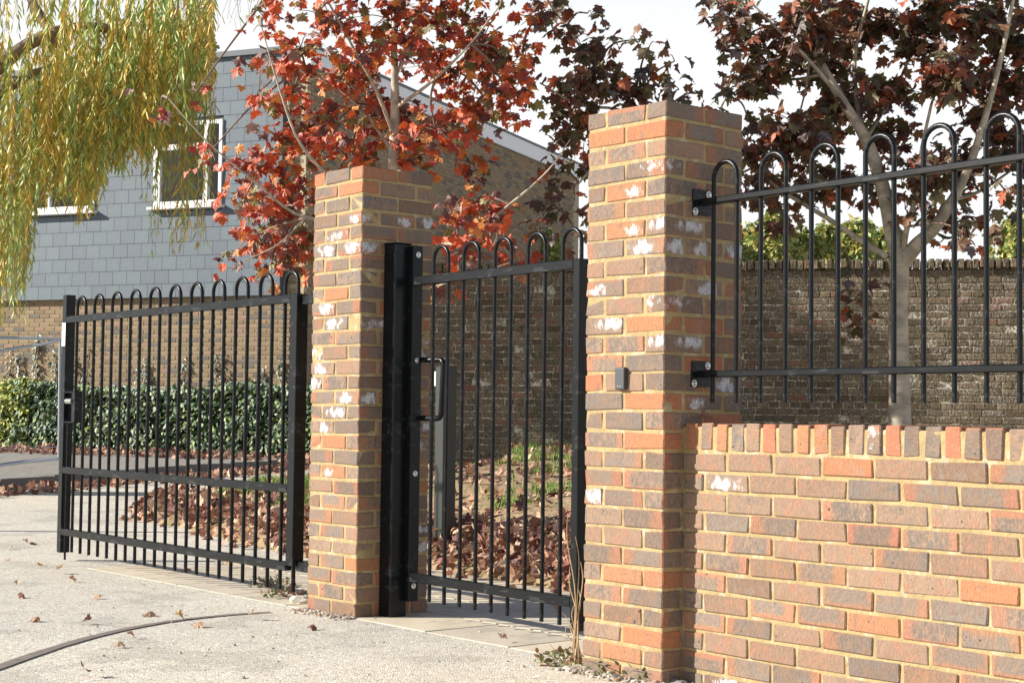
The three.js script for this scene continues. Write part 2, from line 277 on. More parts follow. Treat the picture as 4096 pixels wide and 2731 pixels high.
// ---------------------------------------------------------------- brick piers
function pier(P, top, n, seed, label, bloomP) {
  const c = off(P, 0.22, 0.22), R = rng(seed), g = thing('brick_pier', label, 'pier', [c[0], 0, -c[1]], -TH);
  const core = chamfer(0.4335, top - 0.004 + 0.05, 0.4335, 0.004); scaleUV(core, mortarUV, R(), R());
  part('mortar', core, mortarMat, g, [0, (top - 0.004 - 0.05) / 2, 0]);
  const h = 0.22 - BD / 2 + 0.001;
  for (let k = 0; k < n; k++) {
    const y = top - k * CO - BH / 2;
    const put = (x, z, ry) => { const b = R() < bloomP(k) ? 48 + Math.floor(R() * 16) : Math.floor(R() * 48); part('brick', brickG[b], brickMat, g, [x + (R() - 0.5) * 0.003, y + (R() - 0.5) * 0.002, z + (R() - 0.5) * 0.003], [(R() - 0.5) * 0.012, ry + (R() < 0.5 ? 0 : Math.PI) + (R() - 0.5) * 0.012, (R() - 0.5) * 0.01]); };
    if (k % 2 === 0) { for (const s of [-1, 1]) { put(s * h, 0.1125, Math.PI / 2); put(s * h, -0.1125, Math.PI / 2); put(0, s * h, 0); } }
    else { for (const s of [-1, 1]) { put(0.1125, s * h, 0); put(-0.1125, s * h, 0); put(s * h, 0, Math.PI / 2); } }
  }
  return g;
}
pier(P1, TOP, 30, 11, 'tall square brick pier with a small black card reader on it', k => (k < 3 ? 0.02 : k < 13 ? 0.26 : k < 18 ? 0.1 : 0.02));
pier(P2, TOP2, 30, 23, 'square brick pier with white lime blotches between the two black gates', k => (k < 2 ? 0.05 : k < 19 ? 0.34 : 0.05));

// ---------------------------------------------------------------- low brick wall
const WA = 0.885;
{
  const o = off(P1, 0, 0.105), R = rng(31), g = thing('garden_wall', 'low brick wall with a brick on edge coping under the black railings', 'wall', [o[0], 0, -o[1]], -WA);
  const L = 3.2, base = TOP - 18 * CO;                   // top of the first full course
  const core = chamfer(L + 0.1, base + 0.1 + 0.06, 0.2055, 0.004); scaleUV(core, mortarUV, 0.3, 0.6);
  part('mortar', core, mortarMat, g, [L / 2 - 0.05, (base + 0.1 - 0.06) / 2, -0.1075]);
  const pick = () => (R() < 0.05 ? 48 + Math.floor(R() * 16) : Math.floor(R() * 48));
  for (let k = 0; k < 12; k++) {
    const y = base - k * CO - BH / 2; let x = k % 2 === 0 ? 0.006 : -0.1065;
    while (x < L - 0.1) {
      const half = x < 0, xx = half ? 0.006 : x, cxx = half ? 0.006 + BD / 2 : xx + BL / 2;
      for (const z of [-BD / 2, -0.215 + BD / 2]) part('brick', (half ? batG : brickG)[pick()], brickMat, g, [cxx + (R() - 0.5) * 0.004, y + (R() - 0.5) * 0.003, z + (z > -0.1 ? 1 : -1) * (0.001 + (R() - 0.5) * 0.003)], [(R() - 0.5) * 0.012, (R() < 0.5 ? 0 : Math.PI) + (R() - 0.5) * 0.012, (R() - 0.5) * 0.012]);
      x += 0.225;
    }
  }
  for (let i = 0, x = 0.012; x < L - 0.05; i++, x += 0.078) part('coping_brick', brickG[R() < 0.4 ? [0, 1, 2, 3, 4, 5, 6, 7].map(q => cellInfo.findIndex((c, n) => c.kind === 'red' && n >= q * 6))[Math.floor(R() * 8)] || 3 : pick()], brickMat, g, [x + BH / 2 + (R() - 0.5) * 0.004, base + 0.010 + BD / 2 + (R() - 0.5) * 0.004, -0.1075 + (R() - 0.5) * 0.004], [Math.PI / 2 + (R() - 0.5) * 0.03, (R() - 0.5) * 0.02, Math.PI / 2 + (R() - 0.5) * 0.04, 'XYZ']);
}

// ---------------------------------------------------------------- black painted steel
const paintBump = tex(256, 256, (x, y) => fbm(x / 24, y / 24, 111, 4, 16), false);
const paintMap = tex(512, 512, (x, y) => { const n = fbm(x / 64, y / 64, 112, 4, 8), s = hash(x >> 1, y, 113), d = sst(0.68, 0.8, fbm(x / 40, y / 12, 114, 3, 1 << 20)); return mix3([0.0065, 0.008, 0.0095], [0.035, 0.04, 0.042], d * 0.7 + (s > 0.992 ? 0.8 : 0)).map(q => q * (0.8 + 0.4 * n)); }, true);
const paint = new THREE.MeshPhysicalMaterial({ color: lin(1, 1, 1), map: paintMap, roughness: 0.3, metalness: 0, specularIntensity: 0.45, bumpMap: paintBump, bumpScale: 0.0003, side: THREE.DoubleSide });
const steel = new THREE.MeshPhysicalMaterial({ color: lin(0.55, 0.55, 0.54), metalness: 1, roughness: 0.28 });
function bolt(parent, pos, axis) { const g = new THREE.SphereGeometry(0.011, 12, 8, 0, Math.PI * 2, 0, Math.PI / 2); g.scale(1, 0.65, 1); const m = part('bolt', merge([g, new THREE.CylinderGeometry(0.014, 0.014, 0.003, 16)]), steel, parent, pos); m.quaternion.setFromUnitVectors(V3(0, 1, 0), V3(...axis)); return m; }
function hoop(xa, xb, yBot, yTop, yb2, r = 0.0095) {       // a bow-topped pair of bars; xa < xb, second leg may stop higher
  const R2 = Math.abs(xb - xa) / 2, cx = (xa + xb) / 2, pts = [V3(xa, yBot, 0), V3(xa, yTop - R2 - 0.02, 0)];
  for (let i = 0; i <= 12; i++) { const a = Math.PI - i / 12 * Math.PI; pts.push(V3(cx + R2 * Math.cos(a), yTop - r - R2 + R2 * Math.sin(a), 0)); }
  pts.push(V3(xb, yTop - R2 - 0.02, 0), V3(xb, yb2, 0));
  return polyTube(pts, r, 10);
}
function polyTube(pts, r, radial) {                        // straight runs stay straight
  const pos = [], nor = [], uv = [], idx = [], n = pts.length; let len = 0, up = null;
  for (let i = 0; i < n; i++) {
    const t = V3(0, 0, 0); if (i) t.add(pts[i].clone().sub(pts[i - 1]).normalize()); if (i < n - 1) t.add(pts[i + 1].clone().sub(pts[i]).normalize()); t.normalize();
    if (!up) up = Math.abs(t.z) < 0.9 ? V3(0, 0, 1) : V3(1, 0, 0);
    const b = t.clone().cross(up).normalize(); up = b.clone().cross(t).normalize(); if (i) len += pts[i].distanceTo(pts[i - 1]);
    for (let j = 0; j <= radial; j++) { const a = j / radial * Math.PI * 2, d = up.clone().multiplyScalar(Math.cos(a)).addScaledVector(b, Math.sin(a)); pos.push(pts[i].x + d.x * r, pts[i].y + d.y * r, pts[i].z + d.z * r); nor.push(d.x, d.y, d.z); uv.push(j / radial * 0.07, len); }
  }
  for (let i = 0; i < n - 1; i++) for (let j = 0; j < radial; j++) { const a = i * (radial + 1) + j, b = a + radial + 1; idx.push(a, a + 1, b, b, a + 1, b + 1); }
  for (const row of [0, n - 1]) { const c = pos.length / 3, t = pts[row].clone().sub(pts[row ? row - 1 : 1]).normalize(); pos.push(pts[row].x, pts[row].y, pts[row].z); nor.push(t.x, t.y, t.z); uv.push(0, 0); for (let j = 0; j < radial; j++) { const a = row * (radial + 1) + j; row ? idx.push(c, a, a + 1) : idx.push(c, a + 1, a); } }
  const g = new THREE.BufferGeometry(); g.setIndex(idx); g.setAttribute('position', new THREE.Float32BufferAttribute(pos, 3)); g.setAttribute('normal', new THREE.Float32BufferAttribute(nor, 3)); g.setAttribute('uv', new THREE.Float32BufferAttribute(uv, 2)); return g;
}
// railings on the low wall
{
  const s = 0.1235, o = off(P1, -0.077, 0.187), g = thing('railings', 'black bow topped steel railings above the low brick wall', 'railings', [o[0], 0, -o[1]], -0.913);
  const nH = 12, L = (nH * 2 - 1) * s;
  for (const [y0, y1] of [[1.826, 1.851], [1.158, 1.184]]) { const rl = part('rail', box(L + 0.12, y1 - y0, 0.04, (L - 0.02) / 2 - 0.005, (y0 + y1) / 2, 0, 0.004), paint, g); const br = part('bracket', box(0.006, 0.1, 0.1, -0.072, (y0 + y1) / 2 + 0.001, -0.005, 0.001), paint, rl); bolt(rl, [-0.068, (y0 + y1) / 2 + 0.034, -0.04], [1, 0, 0]); bolt(rl, [-0.068, (y0 + y1) / 2 - 0.036, 0.033], [1, 0, 0]); }
  for (let i = 0; i < nH; i++) part('hoop', hoop(i * 2 * s, (i * 2 + 1) * s, 1.061, 1.995, 1.061), paint, g);
}
// the small gate
{
  const s = 0.1235, o = off(P2, -0.30, 0.226), g = thing('pedestrian_gate', 'narrow black bow topped gate with a D handle between the two piers', 'gate', [o[0], 0, -o[1]], -0.905);
  const xs = -0.154, xe = 9 * s, xa = xs - 0.045;
  const st = part('stile', box(0.045, 1.845 - 0.08, 0.06, xs - 0.0225, (1.845 + 0.08) / 2, -0.012), paint, g);
  for (const y of [1.80, 1.272, 0.71, 0.155]) bolt(st, [xs + 0.001, y, -0.012], [1, 0, 0]);
  part('stile', box(0.045, 1.69 - 0.078, 0.06, xe - 0.012, (1.69 + 0.078) / 2, -0.012), paint, g);
  for (const [y0, y1] of [[1.645, 1.689], [0.178, 0.222]]) part('rail', box(xe - 0.036 - xs, y1 - y0, 0.038, (xe - 0.036 + xs) / 2, (y0 + y1) / 2, -0.001), paint, g);
  for (let i = 0; i < 5; i++) part('hoop', hoop(i * 2 * s, (i * 2 + 1) * s, 0.093, 1.835, i === 4 ? 1.68 : 0.093), paint, g);
  const hy0 = 0.985, hy1 = 1.275, hx = -0.005, pts = [];
  pts.push(V3(xs - 0.01, hy1, -0.045)); for (let i = 0; i <= 6; i++) { const a = i / 6 * Math.PI / 2; pts.push(V3(hx - 0.03 + 0.03 * Math.sin(a), hy1 - 0.03 + 0.03 * Math.cos(a), -0.07)); } for (let i = 0; i <= 6; i++) { const a = i / 6 * Math.PI / 2; pts.push(V3(hx - 0.03 + 0.03 * Math.cos(a), hy0 + 0.03 - 0.03 * Math.sin(a), -0.06)); } pts.push(V3(xs - 0.01, hy0, -0.045));
  part('handle', polyTube(pts, 0.014, 12), paint, g);
  const c = off(P2, -0.052, 0.185), gp = thing('gate_post', 'square black steel post bolted upright against the brick pier', 'post', [c[0], 0, -c[1]], -TH);
  part('shaft', box(0.1, 1.86, 0.1, 0, 0.925, 0, 0.006), paint, gp); part('cap', box(0.102, 0.006, 0.102, 0, 1.857, 0, 0.002), paint, gp); bolt(gp, [-0.02, 1.862, 0.02], [0, 1, 0]);
}
// the wide gate
{
  const s = 0.132, g = thing('driveway_gate', 'wide black bow topped driveway gate with a lock box, standing open', 'gate', [-1.138, 0, -8.30], -0.8798);
  const xe = -22 * s;
  part('hinge_stile', box(0.07, 1.634 - 0.2, 0.07, 0, (1.634 + 0.2) / 2, -0.005), paint, g);
  const ms = part('meeting_stile', box(0.06, 1.779 - 0.054, 0.066, xe - 0.01, (1.779 + 0.054) / 2, -0.003), paint, g);
  for (const [y0, y1] of [[1.589, 1.634], [0.582, 0.627], [0.172, 0.216]]) part('rail', box(-xe - 0.055, y1 - y0, 0.04, (xe - 0.015) / 2, (y0 + y1) / 2, 0.01), paint, g);
  for (let i = 0; i < 11; i++) part('hoop', hoop(-(i * 2 + 1) * s, -i * 2 * s, 0.065, 1.767, i === 0 ? 1.62 : 0.065, 0.0105), paint, g);
  part('bar_end', polyTube([V3(0, 0.205, 0), V3(0, 0.065, 0)], 0.0115, 10), paint, g);
  for (const y of [1.60, 0.2]) part('hinge_arm', box(0.17, 0.05, 0.05, 0.115, y, -0.02), paint, g);
  const lk = part('lock_box', merge([box(0.16, 0.008, 0.07, xe + 0.1, 1.125, -0.005, 0.001), box(0.16, 0.008, 0.07, xe + 0.1, 0.925, -0.005, 0.001), box(0.05, 0.2, 0.06, xe + 0.155, 1.025, -0.005, 0.002), box(0.045, 0.2, 0.02, xe + 0.09, 1.025, -0.02, 0.002)]), paint, g);
  part('lock_cylinder', merge([new THREE.CylinderGeometry(0.02, 0.02, 0.09, 20).rotateZ(Math.PI / 2).translate(xe + 0.1, 1.065, 0.022), new THREE.SphereGeometry(0.02, 16, 10).translate(xe + 0.055, 1.065, 0.022)]), steel, lk);
  part('drop_rod', polyTube([V3(xe + 0.055, 0.93, 0.012), V3(xe + 0.055, 0.01, 0.012)], 0.008, 8), paint, g);
  const cv = document.createElement('canvas'); cv.width = 64; cv.height = 512; const x2 = cv.getContext('2d'); x2.fillStyle = '#f4f5f6'; x2.fillRect(0, 0, 64, 512);
  const R = rng(5); x2.fillStyle = '#8e97a6'; for (let y = 24; y < 490;) { const h = 6 + R() * 12; x2.fillRect(28, y, 8 + R() * 5, h); y += h + 5 + (R() < 0.2 ? 12 : 0); }
  const ct = new THREE.CanvasTexture(cv); ct.colorSpace = THREE.SRGBColorSpace;
  const pl = new THREE.BoxGeometry(0.052, 0.155, 0.002); part('white_label', pl, new THREE.MeshStandardMaterial({ map: ct, roughness: 0.4 }), ms, [xe - 0.01, 1.513, 0.0315]);
}
// card reader on the near pier: on the lit face
{
  const gx = -0.156, gy = 1.152, c = off(P1, 0.22, 0.22);
  const g = thing('card_reader', 'small black card reader with three white marks fixed to the brick pier', 'card reader', [c[0], 0, -c[1]], -TH);
  const lx0 = 0.22 - 0.225, m = std(lin(0.045, 0.05, 0.055), 0.45);
  const body = new RoundedBoxGeometry(0.054, 0.088, 0.02, 4, 0.006); part('case', body, m, g, [lx0 + 0.002, gy, 0.232]);
  for (let i = 0; i < 3; i++) { const t = new THREE.TorusGeometry(0.0022, 0.0007, 6, 10, Math.PI); t.rotateZ(Math.PI / 2); part('mark', t, std(lin(0.75, 0.76, 0.78), 0.5), g, [lx0 - 0.0055 + i * 0.0085, gy - 0.03, 0.2423]); }
}
// steel bollard post with a white box inside the small gate
{
  const p = onGround(1019, 1298), g = thing('steel_post', 'dark green square post with a small white box, on the path inside the small gate', 'post', [p.x, 0, p.z], -0.95);
  const m = std(lin(0.02, 0.025, 0.023), 0.45, { bumpMap: paintBump, bumpScale: 0.0003 });
  part('shaft', box(0.105, 1.33, 0.105, 0, 0.665, 0, 0.004), m, g); part('foot_plate', box(0.16, 0.012, 0.16, 0, 0.012, 0, 0.003), m, g);
  part('control_box', box(0.05, 0.1, 0.075, -0.0785, 1.245, 0.01, 0.006), std(lin(0.62, 0.62, 0.58), 0.5), g);
}

// ---------------------------------------------------------------- old boundary wall
const OC = 8, OR = 4, oldInfo = []; { const R = rng(404); for (let i = 0; i < 32; i++) oldInfo.push({ s: 4000 + i * 13, c: mix3([0.1, 0.077, 0.048], [0.175, 0.133, 0.085], R()), lime: R(), red: R() < 0.1 }); }
const oldMap = tex(1024, 160, (x, y) => { const k = oldInfo[Math.min(3, Math.floor(y / 40)) * 8 + Math.floor(x / 128)], u = (x % 128) / 40, v = (y % 40) / 40, n = fbm(u * 3, v * 3, k.s, 4), f = fbm(u * 13, v * 13, k.s + 3, 3); let c = k.red ? mix3([0.24, 0.1, 0.07], k.c, n) : k.c; c = c.map(q => q * (0.6 + 0.8 * n)); const w = sst(0.66, 0.73, f + (k.lime - 0.62) * 0.2 + (Math.abs(v - 0.5) > 0.38 ? 0.05 : 0)); return mix3(c, [0.5, 0.5, 0.47], w * 0.8); }, true, false);
const oldBump = tex(1024, 160, (x, y) => fbm(x / 10, y / 10, 410, 4), false, false);
const oldMat = std(lin(1, 1, 1), 0.97, { map: oldMap, bumpMap: oldBump, bumpScale: 0.006 });
const oldG = [], oldH = []; for (let i = 0; i < 32; i++) { const R = rng(2000 + i); oldG.push(cellUV(chamfer(BL, BH, 0.06, 0.006, 0.004, R), i, BL, 0.075, OC, OR)); oldH.push(cellUV(chamfer(BD, BH, 0.06, 0.006, 0.003, R), i, BL, 0.075, OC, OR)); }
{
  // face runs from the left (behind the far pier) to beyond the right edge of the frame
  const A = [-1.55, 18.02], dir = [0.978, -0.209], L = 8.4, R = rng(88);
  const g = thing('old_wall', 'weathered dark brick boundary wall with a brick on edge top behind the maples', 'wall', [A[0], 0, -A[1]], -Math.asin(0.209));
  const topY = 2.735, y0 = 0.4;
  const lm = tex(1024, 1024, (x, y) => { const n = fbm(x / 64, y / 64, 420, 5, 16), f = fbm(x / 20, y / 20, 421, 4, 1 << 20); return mix3([0.24, 0.2, 0.13], [0.62, 0.6, 0.52], sst(0.45, 0.6, f * 0.6 + n * 0.4)).map(q => q * (0.75 + 0.4 * hash(x, y, 422))); }, true);
  const core = chamfer(L, topY - 0.105 - y0 + 0.3, 0.3, 0.01); scaleUV(core, 1.1);
  part('mortar', core, std(lin(1, 1, 1), 0.97, { map: lm, bumpMap: mortarBump, bumpScale: 0.006 }), g, [L / 2, (topY - 0.105 + y0 - 0.3) / 2, -0.15]);
  const all = [], rows = Math.ceil((topY - 0.105 - y0) / CO);
  for (let k = 0; k < rows; k++) {
    const y = topY - 0.115 - k * CO - BH / 2, header = k % 4 === 3; let x = header ? R() * 0.05 : (k % 2) * -0.11 + R() * 0.04;
    while (x < L) { const h = header || R() < 0.06, w = h ? BD : BL; if (x > 0 && x + w < L) all.push({ h, x: x + w / 2, y, i: Math.floor(R() * 32), z: -0.021 + (R() - 0.5) * 0.008 + (R() < 0.04 ? -0.012 : 0), r: (R() - 0.5) * 0.03, q: (R() - 0.5) * 0.02 }); x += w + 0.0095 + R() * 0.003; }
  }
  // the bricks that show through the railings and the small gate one by one, the others joined
  const vis = b => { const x = b.x; return ((x > 3.0 && x < 6.6 && b.y > 1.0) || (x > 0.75 && x < 2.4 && b.y > 0.6)) ? 1 : 0; };
  all.sort((a, b) => vis(b) - vis(a) || (b.h ? 0 : 1) - (a.h ? 0 : 1));
  const rest = {};
  all.forEach((b, n) => { if (n < 290) part('brick', (b.h ? oldH : oldG)[b.i], oldMat, g, [b.x, b.y, b.z], [b.q, b.r, b.q * 0.5]); else { const m = new THREE.Matrix4().makeRotationFromEuler(new THREE.Euler(b.q, b.r, b.q * 0.5)); m.setPosition(b.x, b.y, b.z); (rest.g ??= []).push((b.h ? oldH : oldG)[b.i].clone().applyMatrix4(m)); } });
  const mr = part('remaining_bricks', merge(rest.g), oldMat, g); mr.userData.kind = 'stuff';
  for (let x = 0.02; x < L - 0.07; x += 0.0765) part('coping_brick', oldG[Math.floor(R() * 32)], oldMat, g, [x + 0.033, topY - 0.052 + (R() - 0.5) * 0.008, -0.06 + (R() - 0.5) * 0.02], [0, Math.PI / 2, (R() - 0.5) * 0.03]).scale.set(1.2, 1.55, 1.06);
}

// ---------------------------------------------------------------- the slate-hung house
const HA = [-3.9, 26.0], hl = [-0.923, 0.385];
{
  // local frame: +x runs right along the front, +z faces the camera; x = -s
  const g = thing('house', 'flat roofed house hung with grey slates above yellow brick, white windows', 'house', [HA[0], 0, -HA[1]], -Math.atan2(0.385, 0.923));
  const yS = 2.99, yT = 7.06, LW = 7.6, back = -13, gy = 0.1;
  const wins = [{ x0: -2.54, x1: -1.15, y0: 4.5, y1: 5.99, mull: -1.47, side: 1 }, { x0: -5.17, x1: -3.78, y0: 4.5, y1: 5.99, mull: -4.79, side: -1 }];
  const bcore = [0.42, 0.35, 0.24];
  const hm = tex(512, 512, (x, y) => { const n = fbm(x / 32, y / 32, 510, 5, 16); return bcore.map(q => q * (0.75 + 0.5 * n)); }, true);
  const mort = std(lin(1, 1, 1), 0.95, { map: hm });
  const back_z = -0.12; // brick face stands back behind the slates
  part('front_wall', scaleUV(box(LW, yS - gy + 0.5, 0.25, -LW / 2, (yS + 0.2 + gy) / 2, back_z - 0.13, 0), 1), mort, g);
  // slated wall built round the two openings
  const wm = std(lin(0.05, 0.05, 0.05), 0.9), wg = [], zf = -0.03, th = 0.2;
  const slab = (x0, x1, y0, y1) => wg.push(new THREE.BoxGeometry(x1 - x0, y1 - y0, th).translate((x0 + x1) / 2, (y0 + y1) / 2, zf - th / 2));
  const w0 = wins[1], w1 = wins[0];
  slab(-LW, w0.x0, yS, yT); slab(w0.x1, w1.x0, yS, yT); slab(w1.x1, 0, yS, yT); for (const w of wins) { slab(w.x0, w.x1, yS, w.y0); slab(w.x0, w.x1, w.y1, yT); }
  part('slate_backing', merge(wg), wm, g);
  // slates
  const slateMap = tex(512, 512, (x, y) => { const n = fbm(x / 60, y / 30, 520, 5, 1 << 20), g2 = hash(x, y, 521); return [0.098, 0.13, 0.162].map(q => q * (0.8 + 0.35 * n + 0.08 * (g2 - 0.5))); }, true);
  const slateMats = [0.93, 0.97, 1.0, 1.03, 1.07].map((t, i) => std(lin(t, t * (1 + 0.01 * (i - 2)), t * (1 + 0.012 * (2 - i))), 0.62, { map: slateMap }));
  const R = rng(61), TW = 0.292, GA = (yT - yS - 0.03) / 17, items = [], geoC = {};
  const tileGeo = w => { const k = w.toFixed(3); return (geoC[k] ??= box(w, GA + 0.05, 0.009, 0, 0, 0, 0)); };
  for (let r = 0; r < 17; r++) for (let i = -1; i < LW / TW; i++) {
    let a = -((i + (r % 2) * 0.5 + 1) * TW), b = a + TW - 0.0055, y0 = yS + r * GA - 0.02, yc = y0 + (GA + 0.05) / 2;
    if (a < -LW) continue; b = Math.min(b, -0.02); if (b - a < 0.04) continue;
    let seg = [[a, b]];
    for (const w of wins) if (y0 + GA * 0.55 > w.y0 && y0 + GA * 0.45 < w.y1) seg = seg.flatMap(([p, q]) => (q < w.x0 || p > w.x1 ? [[p, q]] : [[p, Math.min(q, w.x0)], [Math.max(p, w.x1), q]].filter(z => z[1] - z[0] > 0.04)));
    for (const [p, q] of seg) items.push({ w: q - p, x: (p + q) / 2, y: yc, m: Math.floor(R() * 5), z: 0.002 * R(), t: 0.026 + (R() - 0.5) * 0.006, d: (R() - 0.5) * 0.006 });
  }
  items.sort((p, q) => q.x - p.x);
  const restS = [];
  items.forEach((t, n) => { if (n < 295) part('slate', tileGeo(t.w), slateMats[t.m], g, [t.x, t.y, t.z - 0.014], [-t.t, 0, t.d]); else { const q = tileGeo(t.w).clone(); q.applyMatrix4(new THREE.Matrix4().makeRotationX(-t.t).setPosition(t.x, t.y, t.z - 0.014)); restS.push(q); } });
  if (restS.length) part('remaining_slates', merge(restS), slateMats[2], g).userData.kind = 'stuff';
  // edges
  const zinc = std(lin(0.09, 0.105, 0.125), 0.5), white = std(lin(0.72, 0.73, 0.74), 0.45);
  part('corner_trim', box(0.05, yT - yS + 0.02, 0.16, 0.012, (yT + yS) / 2, -0.06, 0.004), zinc, g);
  part('roof_edge', box(LW + 0.1, 0.1, 0.3, -LW / 2 + 0.02, yT + 0.03, -0.09, 0.006), zinc, g);
  // windows
  const glass = new THREE.MeshPhysicalMaterial({ color: lin(0.9, 0.93, 0.92), transmission: 1, thickness: 0, roughness: 0.02, ior: 1.52 });
  for (const w of wins) {
    const W0 = part('window', (() => { const f = [], z = 0.0, fr = 0.065; const bar = (x0, x1, y0, y1, zz = 0, dp = 0.09) => f.push(box(x1 - x0, y1 - y0, dp, (x0 + x1) / 2, (y0 + y1) / 2, zz - 0.02, 0.004)); bar(w.x0, w.x0 + (w.side > 0 ? 0.14 : 0.1), w.y0, w.y1); bar(w.x1 - fr, w.x1, w.y0, w.y1); bar(w.x0 + 0.15, w.x1 - 0.07, w.y1 - 0.07, w.y1 - 0.002, -0.002); bar(w.x0 + 0.15, w.x1 - 0.07, w.y0 + 0.03, w.y0 + 0.12, -0.002); bar(w.mull - 0.045, w.mull + 0.045, w.y0 + 0.125, w.y1 - 0.075, 0.002); if (w.side > 0) bar(w.x0 + 0.15, w.mull - 0.05, 5.51, 5.61, -0.002); else bar(w.mull + 0.05, w.x1 - 0.07, 5.51, 5.61, -0.002); return merge(f); })(), white, g);
    part('sill', box(w.x1 - w.x0 + 0.12, 0.05, 0.2, (w.x0 + w.x1) / 2, w.y0 + 0.0, 0.02, 0.006), white, W0);
    const pane = (x0, x1, y0, y1) => part('pane', new THREE.PlaneGeometry(x1 - x0, y1 - y0).translate((x0 + x1) / 2, (y0 + y1) / 2, -0.03), glass, W0);
    if (w.side > 0) { pane(w.x0 + 0.1, w.mull, 5.56, w.y1 - 0.03); pane(w.x0 + 0.1, w.mull, w.y0 + 0.05, 5.555); pane(w.mull + 0.002, w.x1 - 0.03, w.y0 + 0.05, w.y1 - 0.03); }
    else { pane(w.mull + 0.002, w.x1 - 0.03, 5.56, w.y1 - 0.03); pane(w.mull + 0.002, w.x1 - 0.03, w.y0 + 0.05, 5.555); pane(w.x0 + 0.05, w.mull, w.y0 + 0.05, w.y1 - 0.03); }
  }
  // rooms behind the windows
  const inner = std(lin(0.5, 0.48, 0.42), 0.9), room = [];
  room.push(new THREE.BoxGeometry(LW, 0.2, 4).translate(-LW / 2, yS - 0.1 + 0.6, -2.3), new THREE.BoxGeometry(LW, 0.15, 4).translate(-LW / 2, yT - 0.35, -2.3), new THREE.BoxGeometry(LW, 4, 0.15).translate(-LW / 2, 5, -4.3), new THREE.BoxGeometry(0.15, 4, 4).translate(-3.1, 5, -2.3), new THREE.BoxGeometry(0.15, 4, 4).translate(-LW + 0.1, 5, -2.3), new THREE.BoxGeometry(0.15, 4, 4).translate(-0.1, 5, -2.3));
  part('inner_walls', merge(room), inner, g);
  // brick strip beside the slates and the long side wall
  const SX = 0.42; // the brick corner
  part('side_wall', scaleUV(box(0.24, yT - gy, -back, SX - 0.13, (yT + gy) / 2, back_z + back / 2, 0), 1), mort, g);
  part('rear_wall', box(LW + SX, yT - gy, 0.2, -LW / 2 + SX / 2 - 0.02, (yT + gy) / 2, back - 0.1 + back_z, 0), mort, g);
  part('left_wall', box(0.2, yT - gy, -back - 0.4, -LW + 0.1, (yT + gy) / 2, back / 2 - 0.1 + back_z, 0), mort, g);
  part('strip_wall', box(SX - 0.05, yT - gy, 0.2, SX / 2 - 0.03, (yT + gy) / 2, back_z - 0.12, 0), mort, g);
  part('roof', box(LW + SX + 0.1, 0.12, -back, -LW / 2 + SX / 2, yT - 0.05, back / 2 + back_z, 0.01), std(lin(0.2, 0.2, 0.2), 0.9), g);
  const fas = part('fascia', merge([box(0.06, 0.32, -back + 0.1, SX + 0.06, yT - 0.1, back / 2 + back_z, 0.004), box(0.45, 0.26, 0.05, SX - 0.13, yT - 0.12, back_z + 0.04, 0.004)]), white, g); void fas;
  part('roof_capping', box(0.16, 0.05, -back + 0.14, SX + 0.03, yT + 0.085, back / 2 + back_z, 0.004), zinc, g);
  part('roof_vent', merge([new THREE.CylinderGeometry(0.07, 0.07, 0.3, 12).translate(SX - 0.25, yT + 0.15, -12), new THREE.CylinderGeometry(0.11, 0.11, 0.05, 12).translate(SX - 0.25, yT + 0.3, -12)]), zinc, g);
  // bricks of the house, varied in tone
  const tone = Q => { const t = Q(); return t < 0.15 ? mix3([0.13, 0.115, 0.10], [0.18, 0.155, 0.13], Q()) : t < 0.32 ? mix3([0.25, 0.165, 0.11], [0.30, 0.2, 0.14], Q()) : mix3([0.2, 0.145, 0.09], [0.29, 0.22, 0.135], Q()); };
  const bm = Array.from({ length: 14 }, (_, i) => { const c = tone(rng(700 + i * 7)); return std(lin(...c), 0.95, { bumpMap: mortarBump, bumpScale: 0.003 }); });
  const hG = box(BL, BH, 0.05, 0, 0, 0, 0.004), R3 = rng(707), front = [];
  for (let k = 0; k * CO < yS + 0.1 - gy; k++) { const y = yS + 0.1 - k * CO - BH / 2; for (let x = -LW + (k % 2) * 0.1125; x < SX - 0.1; x += 0.225) if (!(x + BL > SX - 0.02)) front.push({ x: x + BL / 2, y, m: Math.floor(R3() * 14), z: back_z - 0.021 + (R3() - 0.5) * 0.004 }); }
  for (let k = 0; k * CO < yT - yS - 0.2; k++) { const y = yS + 0.175 + k * CO + BH / 2 - 0.01; for (let x = 0.05 + (k % 2) * 0.1; x + 0.18 < SX; x += 0.225) front.push({ x: x + BL / 2, y, m: Math.floor(R3() * 14), z: back_z - 0.021 + (R3() - 0.5) * 0.004 }); }
  const fv = b => (b.y > 1.2 && b.x > -5.6 ? 1 : 0); front.sort((p, q) => fv(q) - fv(p) || q.x - p.x);
  const byM = {}; front.forEach((b, n) => { if (n < 295) part('brick', hG, bm[b.m], g, [b.x, b.y, b.z]); else (byM[b.m] ??= []).push(b); });
  const gcol = (list, at0) => { const gs = []; for (const b of list) { const q = hG.clone(); at0(q, b); const c = bm[b.m].color, n = q.attributes.position.count, a = new Float32Array(n * 3); for (let i = 0; i < n; i++) { a[i * 3] = c.r; a[i * 3 + 1] = c.g; a[i * 3 + 2] = c.b; } q.setAttribute('color', new THREE.BufferAttribute(a, 3)); gs.push(q); } return merge(gs); };
  const bmv = std(lin(1, 1, 1), 0.95, { vertexColors: true });
  const restF = Object.values(byM).flat(); if (restF.length) part('remaining_bricks', gcol(restF, (q, b) => q.translate(b.x, b.y, b.z)), bmv, g).userData.kind = 'stuff';
